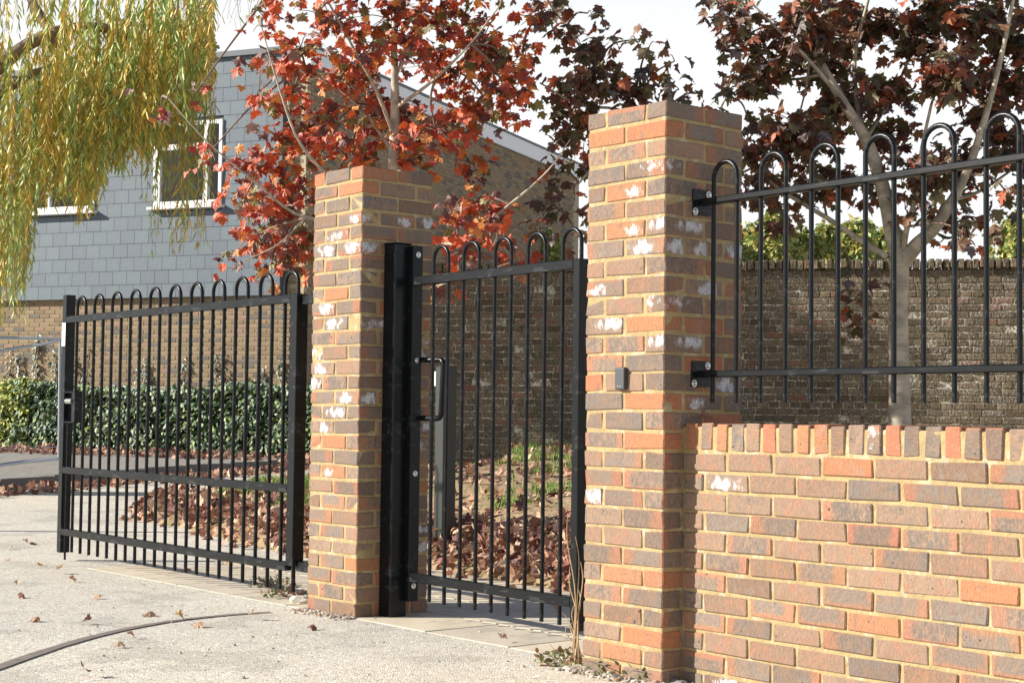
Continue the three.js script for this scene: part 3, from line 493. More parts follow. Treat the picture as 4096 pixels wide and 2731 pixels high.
  const sides = []; for (let k = 0; k * CO < yT - 0.3 - gy; k++) { const y = yT - 0.28 - k * CO - BH / 2; for (let z = back_z - 0.005 - (k % 2) * 0.1125; z > back + 0.2; z -= 0.225) sides.push({ x: SX - 0.021 + (R3() - 0.5) * 0.004, y, z: z - BL / 2, m: Math.floor(R3() * 14) }); }
  part('side_bricks', gcol(sides, (q, b) => q.rotateY(Math.PI / 2).translate(b.x, b.y, b.z)), bmv, g).userData.kind = 'stuff';
}

// ---------------------------------------------------------------- leaves
const M4 = (p, q, s) => new THREE.Matrix4().compose(p, q, typeof s === 'number' ? V3(s, s, s) : s);
function basisQ(tip, n) { const y = tip.clone().normalize(), x = y.clone().cross(n).normalize(), z = x.clone().cross(y).normalize(); return new THREE.Quaternion().setFromRotationMatrix(new THREE.Matrix4().makeBasis(x, y, z)); }
const rv = R => V3(R() - 0.5, R() - 0.5, R() - 0.5).multiplyScalar(2);
function mapleLeaf(fold, curl, twist) {                    // five-lobed leaf, stalk at the origin, tip at y = 1
  const half = [[0.03, 0.0], [0.19, -0.05], [0.44, 0.0], [0.35, 0.13], [0.43, 0.22], [0.66, 0.36], [0.52, 0.44], [0.60, 0.60], [0.40, 0.56], [0.25, 0.53], [0.31, 0.73], [0.15, 0.76]];
  const out = [...half, [0, 1.02], ...half.slice().reverse().map(p => [-p[0], p[1]])];
  const bend = (x, y) => [x, y, -fold * Math.pow(Math.abs(x), 1.3) - curl * y * y + twist * x * y + 0.05 * Math.sin(x * 9 + y * 7)];
  const pos = [], c = bend(0, 0.32);
  for (let i = 0; i < out.length; i++) { const a = bend(...out[i]), b = bend(...out[(i + 1) % out.length]); pos.push(...c, ...a, ...b); }
  const stalk = [[0.012, 0], [-0.012, 0], [0, -0.55]].map(p => bend(...p)); pos.push(...stalk.flat());
  const g = new THREE.BufferGeometry(); g.setAttribute('position', new THREE.Float32BufferAttribute(pos, 3)); g.setAttribute('uv', new THREE.Float32BufferAttribute(new Float32Array(pos.length / 3 * 2), 2)); g.computeVertexNormals(); return g;
}
const leafG = [mapleLeaf(0.35, 0.25, 0.2), mapleLeaf(0.1, 0.45, -0.35), mapleLeaf(0.6, 0.1, 0.3), mapleLeaf(-0.25, 0.35, 0.5)];
const dryG = [mapleLeaf(0.9, 0.7, 0.6), mapleLeaf(-0.8, 0.5, -0.7), mapleLeaf(0.5, 1.0, 0.9), mapleLeaf(-0.4, -0.6, 0.8)];
function leafCloud(name, sets, geos, mat, parent, top) {    // many leaves joined into one mesh with a colour for each leaf
  let n = 0; sets.forEach((l, i) => { n += l.length * geos[i].attributes.position.count; });
  const pos = new Float32Array(n * 3), nor = new Float32Array(n * 3), col = new Float32Array(n * 3), a = V3(0, 0, 0), nm = new THREE.Matrix3(); let k = 0;
  sets.forEach((l, i) => { const p = geos[i].attributes.position, q = geos[i].attributes.normal; for (const it of l) { nm.getNormalMatrix(it.m); for (let j = 0; j < p.count; j++, k += 3) { a.fromBufferAttribute(p, j).applyMatrix4(it.m).toArray(pos, k); a.fromBufferAttribute(q, j).applyMatrix3(nm).normalize().toArray(nor, k); it.c.toArray(col, k); } } });
  const g = new THREE.BufferGeometry(); g.setAttribute('position', new THREE.BufferAttribute(pos, 3)); g.setAttribute('normal', new THREE.BufferAttribute(nor, 3)); g.setAttribute('color', new THREE.BufferAttribute(col, 3)); g.setAttribute('uv', new THREE.BufferAttribute(new Float32Array(n * 2), 2));
  const m = shade(new THREE.Mesh(g, mat)); m.name = top ? numbered(name) : name; m.userData.kind = 'stuff'; (parent || scene).add(m); return m;
}
const leafMat = c => new THREE.MeshPhysicalMaterial({ color: lin(...c), roughness: 0.6, transmission: 0.38, thickness: 0, side: THREE.DoubleSide });
const leafWhite = new THREE.MeshPhysicalMaterial({ color: lin(1, 1, 1), vertexColors: true, roughness: 0.6, transmission: 0.38, thickness: 0, side: THREE.DoubleSide });
const barkMap = tex(256, 512, (x, y) => { const n = fbm(x / 24, y / 40, 801, 5, 1 << 20), l = vn(x / 40, y / 5, 802); return mix3([0.52, 0.46, 0.36], [0.36, 0.32, 0.25], sst(0.4, 0.65, n)).map(q => q * (0.85 + 0.25 * l)); }, true);
const bark = std(lin(1, 1, 1), 0.85, { map: barkMap });
const twigMat = std(lin(0.2, 0.15, 0.11), 0.8);
const PAL = {
  fire: [[[0.62, 0.11, 0.028], 0.32], [[0.42, 0.06, 0.03], 0.2], [[0.15, 0.05, 0.035], 0.14], [[0.68, 0.25, 0.05], 0.15], [[0.2, 0.16, 0.04], 0.12], [[0.3, 0.17, 0.15], 0.07]],
  plum: [[[0.12, 0.042, 0.024], 0.24], [[0.18, 0.08, 0.032], 0.27], [[0.105, 0.082, 0.028], 0.33], [[0.36, 0.085, 0.025], 0.1], [[0.13, 0.1, 0.1], 0.06]],
};
const palMats = {}; for (const k in PAL) palMats[k] = PAL[k].map(p => [0.82, 1.18].map(m => leafMat(p[0].map(q => q * m)))).flat();
function pickPal(k, R) { let t = R(); const p = PAL[k]; for (let i = 0; i < p.length; i++) { t -= p[i][1]; if (t <= 0) return i; } return 0; }
function maple(name, label, D, trunk, limbs, clusters, pal, seed, density = 1, lw = 0.7, ls = 1) {
  const R = rng(seed), base = trunk[0], g = thing(name, label, 'tree', [0, 0, 0], 0, undefined);
  const P = (u, v, d = 0) => at(u, v, D + d);
  const b0 = P(base[0], base[1]); g.position.set(b0.x, 0, b0.z);
  const rel = p => p.clone().sub(g.position);
  const px = w => w / 2 * D / FPX;
  const tp = trunk.map(t => rel(P(t[0], t[1], t[3] || 0))); tp.unshift(V3(tp[0].x, 0.3, tp[0].z));
  part('trunk', tube(tp, [px(trunk[0][2]) * 1.1, ...trunk.map(t => px(t[2]))], 14, 6), bark, g);
  const nodes = trunk.map(t => [P(t[0], t[1], t[3] || 0), t[0], t[1]]);
  for (const l of limbs) { const pts = l.map(t => rel(P(t[0], t[1], t[3] || 0))); part('limb', tube(pts, l.map(t => px(t[2] > 24 ? t[2] : t[2] * lw)), 9, 5), bark, g); l.forEach(t => { if (t[2] < 26) nodes.push([P(t[0], t[1], t[3] || 0), t[0], t[1]]); }); }
  const twigs = [], leaves = [];
  for (const [u, v, ru, rvv, n0, dd = 0] of clusters) {
    const n = Math.max(2, Math.round(n0 * density)), dz = dd + (R() - 0.5) * 1.1;
    const c = P(u, v, dz), nd = nodes.reduce((a, b) => (b[0].distanceTo(c) < a[0].distanceTo(c) ? b : a));
    const mid = nd[0].clone().lerp(c, 0.5).add(V3((R() - 0.5) * 0.1, 0.06, (R() - 0.5) * 0.1));
    twigs.push(tube([rel(nd[0]), rel(mid), rel(c)], [0.012, 0.009, 0.006], 6, 4));
    const subs = []; for (let i = 0; i < Math.ceil(n / 7); i++) { const a = R() * 6.28, k = Math.sqrt(R()), e = P(u + Math.cos(a) * ru * k * 0.9, v + Math.sin(a) * rvv * k * 0.9 - 6, dz + (R() - 0.5) * 0.8); subs.push(e); twigs.push(tube([rel(c), rel(c.clone().lerp(e, 0.5).add(V3(0, 0.03, 0))), rel(e)], [0.005, 0.004, 0.0022], 5, 3)); }
    for (let i = 0; i < n; i++) {
      const e = subs[Math.floor(R() * subs.length)], sp = 0.16, p = c.clone().lerp(e, 0.45 + R() * 0.6).add(V3((R() - 0.5) * 2 * sp, (R() - 0.5) * 1.6 * sp, (R() - 0.5) * 2 * sp));
      const tip = V3((R() - 0.5) * 1.8, -0.45 + (R() - 0.5) * 0.8, (R() - 0.5) * 1.6 + 0.15), nor = V3(-0.2, 0.95, 0.15).add(rv(R).multiplyScalar(0.6));
      leaves.push({ p: rel(p), q: basisQ(tip, nor), s: (0.085 + R() * 0.055) * ls, k: pickPal(pal, R), v: R() < 0.5 ? 0 : 1, g: Math.floor(R() * 4), d: -p.z + (v < -20 || u > 2370 ? 100 : 0) });
    }
  }
  part('twigs', merge(twigs), twigMat, g).userData.kind = 'stuff';
  leaves.sort((a, b) => a.d - b.d);
  const rest = [[], [], [], []];
  leaves.forEach((l, i) => { if (i < 295) { const m = part('leaf', leafG[l.g], palMats[pal][l.k * 2 + l.v], g); m.position.copy(l.p); m.quaternion.copy(l.q); m.scale.setScalar(l.s); } else { const c = PAL[pal][l.k][0], t = 0.75 + R() * 0.5; rest[l.g].push({ m: M4(l.p, l.q, l.s), c: lin(c[0] * t, c[1] * t, c[2] * t) }); } });
  leafCloud('leaves', rest, leafG, leafWhite, g);
  return g;
}
const E1 = [
  [760, 50, 100, 60, 50], [690, 110, 80, 60, 34], [670, 220, 70, 60, 34], [790, 180, 110, 80, 74], [900, 45, 110, 60, 50], [1010, 40, 120, 60, 60], [1110, 90, 100, 70, 60], [1160, 150, 80, 70, 48], [1010, 160, 110, 70, 56],
  [880, 270, 140, 60, 74], [760, 290, 100, 60, 52], [650, 320, 70, 50, 30], [590, 390, 70, 50, 36], [480, 350, 50, 30, 9], [560, 455, 60, 35, 20], [640, 480, 70, 50, 50], [600, 555, 70, 35, 34], [660, 590, 50, 30, 20], [680, 540, 40, 40, 24], [690, 430, 40, 60, 26], [700, 610, 30, 30, 10], [800, 360, 90, 30, 34],
  [1000, 300, 120, 50, 60], [1090, 250, 90, 50, 44], [1170, 230, 60, 50, 34], [950, 370, 70, 20, 16], [1080, 375, 60, 30, 20], [1040, 500, 60, 50, 24, -0.6], [1120, 480, 70, 50, 26], [1140, 560, 60, 45, 24], [1060, 590, 50, 40, 18, -0.6], [1020, 660, 40, 40, 14, -0.8], [1170, 620, 40, 30, 8],
  [370, 250, 40, 18, 4], [595, 210, 22, 60, 9], [610, 120, 30, 60, 8], [450, 210, 30, 20, 4], [600, 60, 24, 50, 7], [640, 20, 40, 40, 10], [1230, 50, 40, 50, 14], [1210, 110, 40, 50, 16], [860, 120, 60, 50, 26], [950, 110, 50, 50, 18], [720, 380, 40, 30, 10], [530, 590, 30, 20, 5], [620, 630, 40, 14, 5],
  [760, -60, 110, 60, 44], [900, -70, 110, 60, 50], [1040, -60, 110, 60, 44], [840, -170, 120, 70, 44], [960, -180, 120, 70, 44], [900, -280, 90, 70, 30], [660, -50, 60, 50, 16], [1150, -40, 60, 50, 18],
];
maple('maple_tree', 'young maple with fiery red and orange leaves behind the lime blotched pier', 13.2,
  [[884, 700, 36], [896, 480, 30], [905, 330, 24], [907, 200, 19], [905, 90, 15], [914, -20, 12], [925, -120, 10]],
  [[[905, 310, 20], [860, 200, 14, -0.3], [800, 90, 11, -0.5], [735, -30, 8, -0.6]], [[904, 350, 18], [820, 240, 12, 0.3], [700, 150, 9, 0.4], [590, 20, 6, 0.5]], [[898, 440, 20], [780, 420, 15, -0.5], [690, 330, 11, -0.8], [640, 200, 8, -0.9], [600, 60, 5, -1]], [[896, 480, 18], [700, 500, 13, -0.6], [575, 410, 9, -0.9], [470, 320, 6, -1], [385, 225, 4, -1]], [[906, 250, 18], [1000, 180, 12, -0.4], [1080, 100, 9, -0.5], [1150, 10, 6, -0.6]], [[905, 330, 18], [1010, 300, 13, 0.4], [1110, 220, 9, 0.6], [1200, 120, 6, 0.7]], [[896, 500, 20], [1040, 560, 15, -0.5], [1170, 470, 11, -0.6], [1260, 390, 7, -0.6], [1310, 320, 4, -0.6]], [[908, 180, 14], [940, 90, 10], [1000, -40, 6]], [[890, 560, 14], [960, 660, 9, -0.6], [1060, 640, 6, -0.8], [1180, 600, 4, -0.8]], [[700, 500, 8, -0.6], [640, 560, 6, -0.8], [560, 600, 4, -0.9]]],
  E1, 'fire', 1201, 1.8, 0.55, 0.82);
maple('maple_tree', 'maple with red brown leaves spreading from behind the card reader pier', 13.6,
  [[1560, 700, 36], [1556, 480, 34], [1548, 330, 28], [1540, 240, 20, 0.3], [1530, 150, 9, 0.8]],
  [[[1552, 380, 20], [1470, 220, 14], [1370, 150, 10], [1300, 60, 8], [1230, -40, 5]], [[1553, 420, 18], [1440, 260, 12], [1330, 240, 9], [1240, 190, 5]], [[1556, 480, 16], [1420, 330, 11], [1330, 420, 8], [1270, 470, 5], [1210, 520, 4]], [[1553, 420, 14], [1620, 320, 9], [1670, 220, 5]], [[1556, 500, 16], [1660, 420, 11], [1740, 380, 7]]],
  [[1270, 25, 40, 30, 16], [1320, 90, 50, 40, 22], [1380, 130, 50, 40, 24], [1360, 190, 50, 40, 24], [1300, 210, 40, 30, 14], [1430, 200, 50, 30, 22], [1310, 300, 40, 50, 28], [1330, 250, 40, 30, 16], [1340, 360, 24, 40, 12], [1470, 215, 40, 26, 14], [1490, 110, 22, 26, 5], [1460, 90, 16, 30, 3], [1560, 205, 50, 16, 7], [1600, 215, 40, 16, 6], [1680, 215, 30, 14, 5], [1650, 240, 30, 14, 3], [1270, 400, 30, 30, 9], [1255, 470, 30, 30, 9], [1230, 540, 30, 30, 6], [1320, 460, 20, 30, 6], [1330, 540, 14, 20, 4], [1720, 280, 26, 30, 9], [1715, 360, 24, 40, 9], [1720, 440, 24, 40, 8], [1350, 30, 16, 14, 2], [1550, 140, 18, 20, 2], [1230, -60, 60, 50, 18], [1330, -70, 60, 50, 12]],
  'plum', 1303, 1.7);
maple('maple_tree', 'pale trunked maple with dark plum and brown leaves behind the railings', 13.4,
  [[2068, 975, 52], [2066, 850, 47], [2064, 700, 44], [2066, 600, 44], [2052, 540, 38], [2034, 450, 34], [1990, 320, 28], [1935, 230, 22], [1880, 130, 18], [1850, 20, 14], [1835, -80, 10]],
  [[[2068, 610, 40], [2110, 560, 34, -0.1], [2150, 520, 30, -0.2], [2220, 400, 24, -0.3], [2270, 250, 17, -0.4], [2310, 90, 12, -0.5], [2340, -60, 8, -0.5]], [[2074, 590, 16], [2085, 520, 15, -0.2], [2110, 430, 13, -0.3], [2115, 360, 10, -0.3], [2140, 240, 8, -0.3]], [[2040, 590, 18], [1990, 560, 17, 0.1], [1900, 500, 14, 0.2], [1800, 440, 10, 0.2], [1735, 390, 6, 0.2]], [[2005, 360, 18], [1970, 240, 15, 0.2], [1965, 120, 12, 0.3], [1990, 20, 9, 0.3], [2010, -60, 6, 0.3]], [[1935, 230, 14], [1860, 140, 11, -0.3], [1780, 60, 7, -0.4], [1720, 0, 5, -0.4]], [[1990, 320, 12], [2060, 200, 9, 0.3], [2110, 80, 7, 0.4], [2150, -40, 5, 0.4]], [[2185, 460, 12], [2250, 440, 9, 0.2], [2340, 380, 6, 0.3]], [[2064, 770, 6], [2035, 730, 4, -0.15], [1975, 690, 3, -0.2]], [[1900, 170, 10], [1800, 180, 7, 0.3], [1720, 130, 5, 0.4]]],
  [[1650, 15, 30, 24, 9], [1700, 30, 50, 40, 22], [1750, 95, 60, 50, 30], [1840, 60, 60, 60, 40], [1760, 170, 70, 50, 36], [1880, 150, 90, 60, 52], [1980, 60, 100, 60, 60], [2090, 90, 100, 70, 66], [2230, 50, 110, 60, 70], [2190, 170, 100, 70, 62], [2300, 180, 60, 80, 50], [1830, 290, 90, 45, 42], [1930, 240, 80, 50, 40], [2040, 210, 70, 60, 36], [1790, 330, 80, 40, 34], [1770, 420, 60, 50, 30], [1890, 420, 70, 50, 32], [1800, 500, 50, 26, 9], [2040, 320, 60, 50, 26], [2120, 400, 70, 60, 38], [2200, 380, 80, 70, 46], [2310, 330, 50, 70, 36], [2150, 500, 60, 40, 20], [2230, 540, 50, 30, 12], [2320, 450, 40, 30, 9], [1960, 690, 40, 40, 9, -0.2], [1935, 760, 20, 20, 3, -0.2], [1990, 640, 30, 20, 3, -0.2], [1700, 190, 40, 30, 8], [1690, 100, 30, 30, 6], [1980, 430, 50, 40, 12], [2080, 480, 40, 30, 8], [1880, 330, 60, 40, 24], [2260, 270, 60, 50, 30], [2330, 90, 40, 60, 26], [1900, 20, 50, 40, 20], [2150, 20, 60, 40, 26], [1840, -80, 110, 60, 40], [1990, -90, 110, 60, 44], [2150, -80, 110, 60, 44], [2300, -70, 110, 70, 44], [2420, 60, 70, 80, 40], [2430, 220, 70, 80, 36], [2410, 360, 60, 60, 24], [2080, -200, 160, 70, 50], [2250, -190, 120, 70, 36], [1940, -180, 90, 60, 24]],
  'plum', 1405, 2.25, 0.85);

// ---------------------------------------------------------------- weeping willow
{
  const D = 17.5, R = rng(1500), b = at(-260, 700, D), g = thing('willow_tree', 'weeping willow with yellow green autumn foliage hanging before the slate house', 'tree', [b.x, 0, b.z]);
  const rel = p => p.clone().sub(g.position), px = w => w / 2 * D / FPX, P = (u, v, d = 0) => at(u, v, D + d);
  const wb = tex(256, 512, (x, y) => { const n = fbm(x / 14, y / 50, 821, 5, 1 << 20); return mix3([0.10, 0.075, 0.05], [0.23, 0.18, 0.12], n); }, true), wbark = std(lin(1, 1, 1), 0.95, { map: wb });
  const limb = (n, l) => part(n, tube(l.map(t => rel(P(t[0], t[1], t[3] || 0))), l.map(t => px(t[2])), 10, 6), wbark, g);
  const gb = at(-260, 700, D); part('trunk', tube([V3(0, -0.05, 0), rel(P(-255, 600)), rel(P(-240, 350)), rel(P(-200, 180))], [0.33, 0.3, 0.27, 0.22], 14, 6), wbark, g); void gb;
  limb('limb', [[-210, 220, 70], [-110, 200, 44], [-30, 172, 34], [60, 104, 30], [130, 72, 27], [200, 62, 25], [260, 68, 21], [320, 98, 16], [380, 150, 11], [430, 210, 7], [470, 265, 4]]);
  limb('limb', [[-200, 190, 60, 0.6], [-90, -60, 40, 0.6], [30, -80, 34, 0.4], [75, 10, 26, 0.2], [115, 75, 24], [135, 110, 16]]);
  limb('limb', [[-210, 260, 50, -0.5], [-60, 250, 30, -0.5], [20, 200, 24, -0.5], [70, 170, 16, -0.5], [120, 150, 8, -0.5]]);
  limb('limb', [[30, -80, 24, 0.4], [150, -40, 16, 0.2], [300, -50, 12], [420, -60, 8], [470, 60, 3]]);
  limb('limb', [[260, -50, 12, 0.3], [400, 20, 8, 0.3], [415, 90, 5, 0.3], [425, 170, 3, 0.3]]);
  const B = [[-40, 740], [0, 735], [40, 722], [70, 640], [85, 500], [110, 460], [150, 470], [200, 485], [215, 520], [235, 440], [260, 400], [290, 385], [320, 360], [350, 390], [380, 340], [420, 320], [460, 290], [500, 220]];
  const bot = u => { for (let i = 0; i < B.length - 1; i++) if (u <= B[i + 1][0]) return mix(B[i][1], B[i + 1][1], (u - B[i][0]) / (B[i + 1][0] - B[i][0])); return 150; };
  const lg = (() => { const p = []; const f = (y, w) => [[-w, y, 0.04 * w], [w, y, 0.04 * w]], rows = [f(0, 0.02), f(0.35, 0.075), f(0.7, 0.06), f(1, 0.0)]; rows.forEach((r, i) => r.forEach(q => { q[2] -= 0.12 * (i / 3) ** 2; })); for (let i = 0; i < 3; i++) { const [a, b2] = rows[i], [c, d] = rows[i + 1]; p.push(...a, ...b2, ...c); if (i < 2) p.push(...b2, ...d, ...c); } const q = new THREE.BufferGeometry(); q.setAttribute('position', new THREE.Float32BufferAttribute(p, 3)); q.setAttribute('uv', new THREE.Float32BufferAttribute(new Float32Array(p.length / 3 * 2), 2)); q.computeVertexNormals(); return q; })();
  const items = [], tw = [], cols = [[0.58, 0.5, 0.08], [0.5, 0.52, 0.09], [0.33, 0.45, 0.09], [0.68, 0.44, 0.07], [0.66, 0.58, 0.12], [0.38, 0.5, 0.16]];
  const strand = (u, v0, v1, dz, gap) => {
    const a = P(u, v0, dz), e = P(u - 12 + (R() - 0.5) * 34, v1, dz + (R() - 0.5) * 0.3), L = a.distanceTo(e), mid = a.clone().lerp(e, 0.4).add(V3((R() - 0.5) * 0.16, 0.03, 0));
    const cv = new THREE.CatmullRomCurve3([a, mid, e]), n = Math.max(3, Math.round(L / gap)), warm = R();
    tw.push(tube([rel(a), rel(mid), rel(e)], [0.0035, 0.003, 0.0015], 4, 3));
    for (let i = 0; i < n; i++) { const p = cv.getPoint((i + R()) / n), tip = V3((R() - 0.5) * 1.3, -1.1, (R() - 0.5) * 1.3), ci = warm > 0.62 ? (R() < 0.55 ? 3 : 0) : warm < 0.3 ? (R() < 0.6 ? 2 : 5) : Math.floor(R() * 6), c = cols[ci], t = 0.75 + R() * 0.5; items.push({ m: M4(rel(p), basisQ(tip, rv(R)), 0.09 + R() * 0.055), c: lin(c[0] * t, c[1] * t, c[2] * t) }); }
  };
  for (let i = 0; i < 1250; i++) { const u = -60 + Math.pow(R(), 0.95) * 545, bb = bot(u), v1 = mix(Math.min(bb, 120), bb, Math.pow(R(), 0.5)) + (R() - 0.5) * 40, v0 = v1 - 70 - R() * 190; if (u > 410 && R() < 0.45) continue; if (u < 80 && v1 > 480 && R() < 0.35) continue; strand(u, v0, v1, (R() - 0.5) * 2.6, u < 90 && v1 > 450 ? 0.042 : 0.028); }
  for (let i = 0; i < 260; i++) { const u = -420 + R() * 350, v1 = 150 + R() * 500; strand(u, v1 - 120 - R() * 200, v1, (R() - 0.5) * 3, 0.05); }
  for (let i = 0; i < 60; i++) strand(350 + R() * 150, 200 + R() * 120, 400 + R() * 190, (R() - 0.5) * 1.6, 0.09);
  for (let i = 0; i < 36; i++) strand(-50 + R() * 130, 330 + R() * 120, 560 + R() * 180, (R() - 0.5) * 2, 0.05);
  for (let i = 0; i < 60; i++) strand(-40 + R() * 540, -90, 10 + R() * 70, (R() - 0.5) * 2.4, 0.05);
  for (let i = 0; i < 26; i++) strand(400 + R() * 190, -60, 20 + R() * 60, (R() - 0.5) * 2, 0.14);
  for (let i = 0; i < 5; i++) strand(560 + R() * 24, 420, 500 + R() * 60, 0.5, 0.06);
  part('twigs', merge(tw), std(lin(0.3, 0.24, 0.1), 0.8), g).userData.kind = 'stuff';
  stuffInst('foliage', lg, new THREE.MeshPhysicalMaterial({ color: lin(1, 1, 1), roughness: 0.55, transmission: 0.25, thickness: 0, side: THREE.DoubleSide }), items, g);
}

// ---------------------------------------------------------------- trees far behind
const roundLeaf = (() => { const p = []; const r = [[0, 0], [0.32, 0.25], [0.36, 0.6], [0, 1], [-0.36, 0.6], [-0.32, 0.25]]; for (let i = 1; i < 5; i++) for (const q of [r[0], r[i], r[i + 1]]) p.push(q[0], q[1], -0.35 * Math.abs(q[0]) - 0.15 * q[1] * q[1]); const g = new THREE.BufferGeometry(); g.setAttribute('position', new THREE.Float32BufferAttribute(p, 3)); g.setAttribute('uv', new THREE.Float32BufferAttribute(new Float32Array(p.length / 3 * 2), 2)); g.computeVertexNormals(); return g; })();
const greenMat = new THREE.MeshPhysicalMaterial({ color: lin(1, 1, 1), roughness: 0.5, transmission: 0.25, thickness: 0, side: THREE.DoubleSide });
function farTree(u, v, wpx, hpx, D, cols, label, seed, n = 1500) {
  const R = rng(seed), top = at(u, v, D), rw = wpx * D / FPX, rh = hpx * D / FPX, g = thing('distant_tree', label, 'tree', [top.x, 0, top.z], 0, 'trees beyond the old wall');
  const cy = top.y - rh * 1.0; part('trunk', tube([V3(0, -0.1, 0), V3(0.05, cy * 0.5, 0), V3(0, cy + rh * 0.6, 0)], [0.22, 0.18, 0.05], 8, 4), bark, g);
  const lobes = Array.from({ length: 26 }, () => { const a = R() * 6.28, y = R() * 2 - 0.9, k = Math.sqrt(Math.max(0, 1 - y * y * 0.8)) * (0.3 + 0.7 * R()); return [Math.cos(a) * k * rw, cy + y * rh * 0.9, Math.sin(a) * k * rw, (0.22 + R() * 0.18) * Math.min(rw, rh) * 1.3]; });
  const items = [];
  for (let i = 0; i < n; i++) { const l = lobes[Math.floor(R() * lobes.length)], d = rv(R).normalize().multiplyScalar(l[3] * (0.5 + 0.6 * R())); d.y *= 1.3; const c = cols[Math.floor(R() * cols.length)], t = 0.7 + R() * 0.6; items.push({ m: M4(V3(l[0], l[1], l[2]).add(d), basisQ(d.clone().add(V3(0, -0.2, 0)), rv(R)), 0.08 + R() * 0.08), c: lin(c[0] * t, c[1] * t, c[2] * t) }); }
  stuffInst('crown', roundLeaf, greenMat, items, g);
}
const yg = [[0.3, 0.36, 0.1], [0.42, 0.4, 0.12], [0.22, 0.32, 0.1], [0.5, 0.42, 0.12]];
[[1780, 508, 60, 60, 36], [1715, 540, 40, 50, 38], [1850, 545, 40, 40, 37], [1905, 530, 36, 50, 39], [1975, 520, 44, 60, 36], [2040, 540, 36, 40, 38], [2330, 512, 50, 60, 37], [1262, 540, 30, 50, 36]].forEach((t, i) => farTree(t[0], t[1], t[2], t[3], t[4], yg, 'yellow green tree top showing over the old wall', 1600 + i, 4200));
farTree(420, 82, 75, 60, 44, [[0.3, 0.28, 0.04], [0.22, 0.24, 0.05]], 'yellow green tree top rising behind the slate house roof', 1650, 6000);

// ---------------------------------------------------------------- hedge, shrubs and ivy by the house
const HR = -Math.atan2(0.385, 0.923);
function leafMass(name, label, category, x0, x1, z0, z1, yTop, n, cols, seed, size, group) {
  const R = rng(seed), g = thing(name, label, category, [HA[0], 0, -HA[1]], HR, group), hN = x => yTop * (0.88 + 0.24 * fbm(x * 1.3 + seed, 1, 91, 3));
  const q = new THREE.BoxGeometry(x1 - x0, 1, z1 - z0, 40, 12, 8), p = q.attributes.position; q.translate((x0 + x1) / 2, 0.5, (z0 + z1) / 2);
  for (let i = 0; i < p.count; i++) { const x = p.getX(i), z = p.getZ(i), y = p.getY(i); const k = 1 - 0.3 * y * y; p.setY(i, 0.1 + y * (hN(x) - 0.16)); p.setZ(i, mix((z0 + z1) / 2, z, k * 0.86) + (fbm(x * 3, y * 3, seed, 3) - 0.5) * 0.2); }
  q.computeVertexNormals(); part('stems', q, std(lin(0.022, 0.03, 0.014), 1), g);
  const items = [];
  for (let i = 0; i < n; i++) {
    const x = mix(x0, x1, R()), h = hN(x), f = R(); let y, z;
    if (f < 0.72) { y = 0.1 + Math.pow(R(), 0.85) * h; z = z1 - (y / h) ** 2 * (z1 - z0) * 0.16 + (fbm(x * 3, y * 3, seed, 3) - 0.5) * 0.22 + (R() - 0.5) * 0.12; } else { z = mix(z0, z1, R()); y = h + (R() - 0.6) * 0.12; }
    const hi = sst(0.45, 0.62, fbm(x * 1.1 + 7, y * 1.5, seed + 4, 3)), c = cols[Math.floor(R() * cols.length * 0.999)], t = 0.7 + R() * 0.6 + hi * 0.3;
    items.push({ m: M4(V3(x, y, z), basisQ(V3((R() - 0.5) * 1.4, -0.5 + (R() - 0.5), R() * 0.8), V3(-0.3, 0.5, 0.8).add(rv(R).multiplyScalar(0.7))), size * (0.7 + R() * 0.6)), c: lin(c[0] * t, c[1] * t, c[2] * t) });
  }
  stuffInst('foliage', roundLeaf, new THREE.MeshPhysicalMaterial({ color: lin(1, 1, 1), roughness: 0.5, transmission: 0.15, thickness: 0, side: THREE.DoubleSide }), items, g);
}
leafMass('hedge', 'dense dark green ivy hedge along the foot of the brick house', 'hedge', -4.35, 1.6, 0.35, 1.35, 1.4, 9500, [[0.06, 0.11, 0.06], [0.08, 0.14, 0.075], [0.13, 0.19, 0.11], [0.075, 0.12, 0.05], [0.2, 0.26, 0.07]], 1701, 0.085);
leafMass('shrub', 'yellow green shrub at the end of the ivy hedge', 'shrub', -4.7, -4.05, 0.5, 1.3, 1.45, 1300, [[0.45, 0.45, 0.06], [0.3, 0.36, 0.07], [0.14, 0.2, 0.06]], 1702, 0.085);
leafMass('shrub', 'straggly yellow shrub behind the grey tube barrier', 'shrub', -6.4, -5.3, 0.6, 1.4, 1.2, 1900, [[0.4, 0.42, 0.07], [0.22, 0.3, 0.09], [0.13, 0.19, 0.07], [0.52, 0.48, 0.07]], 1703, 0.085);
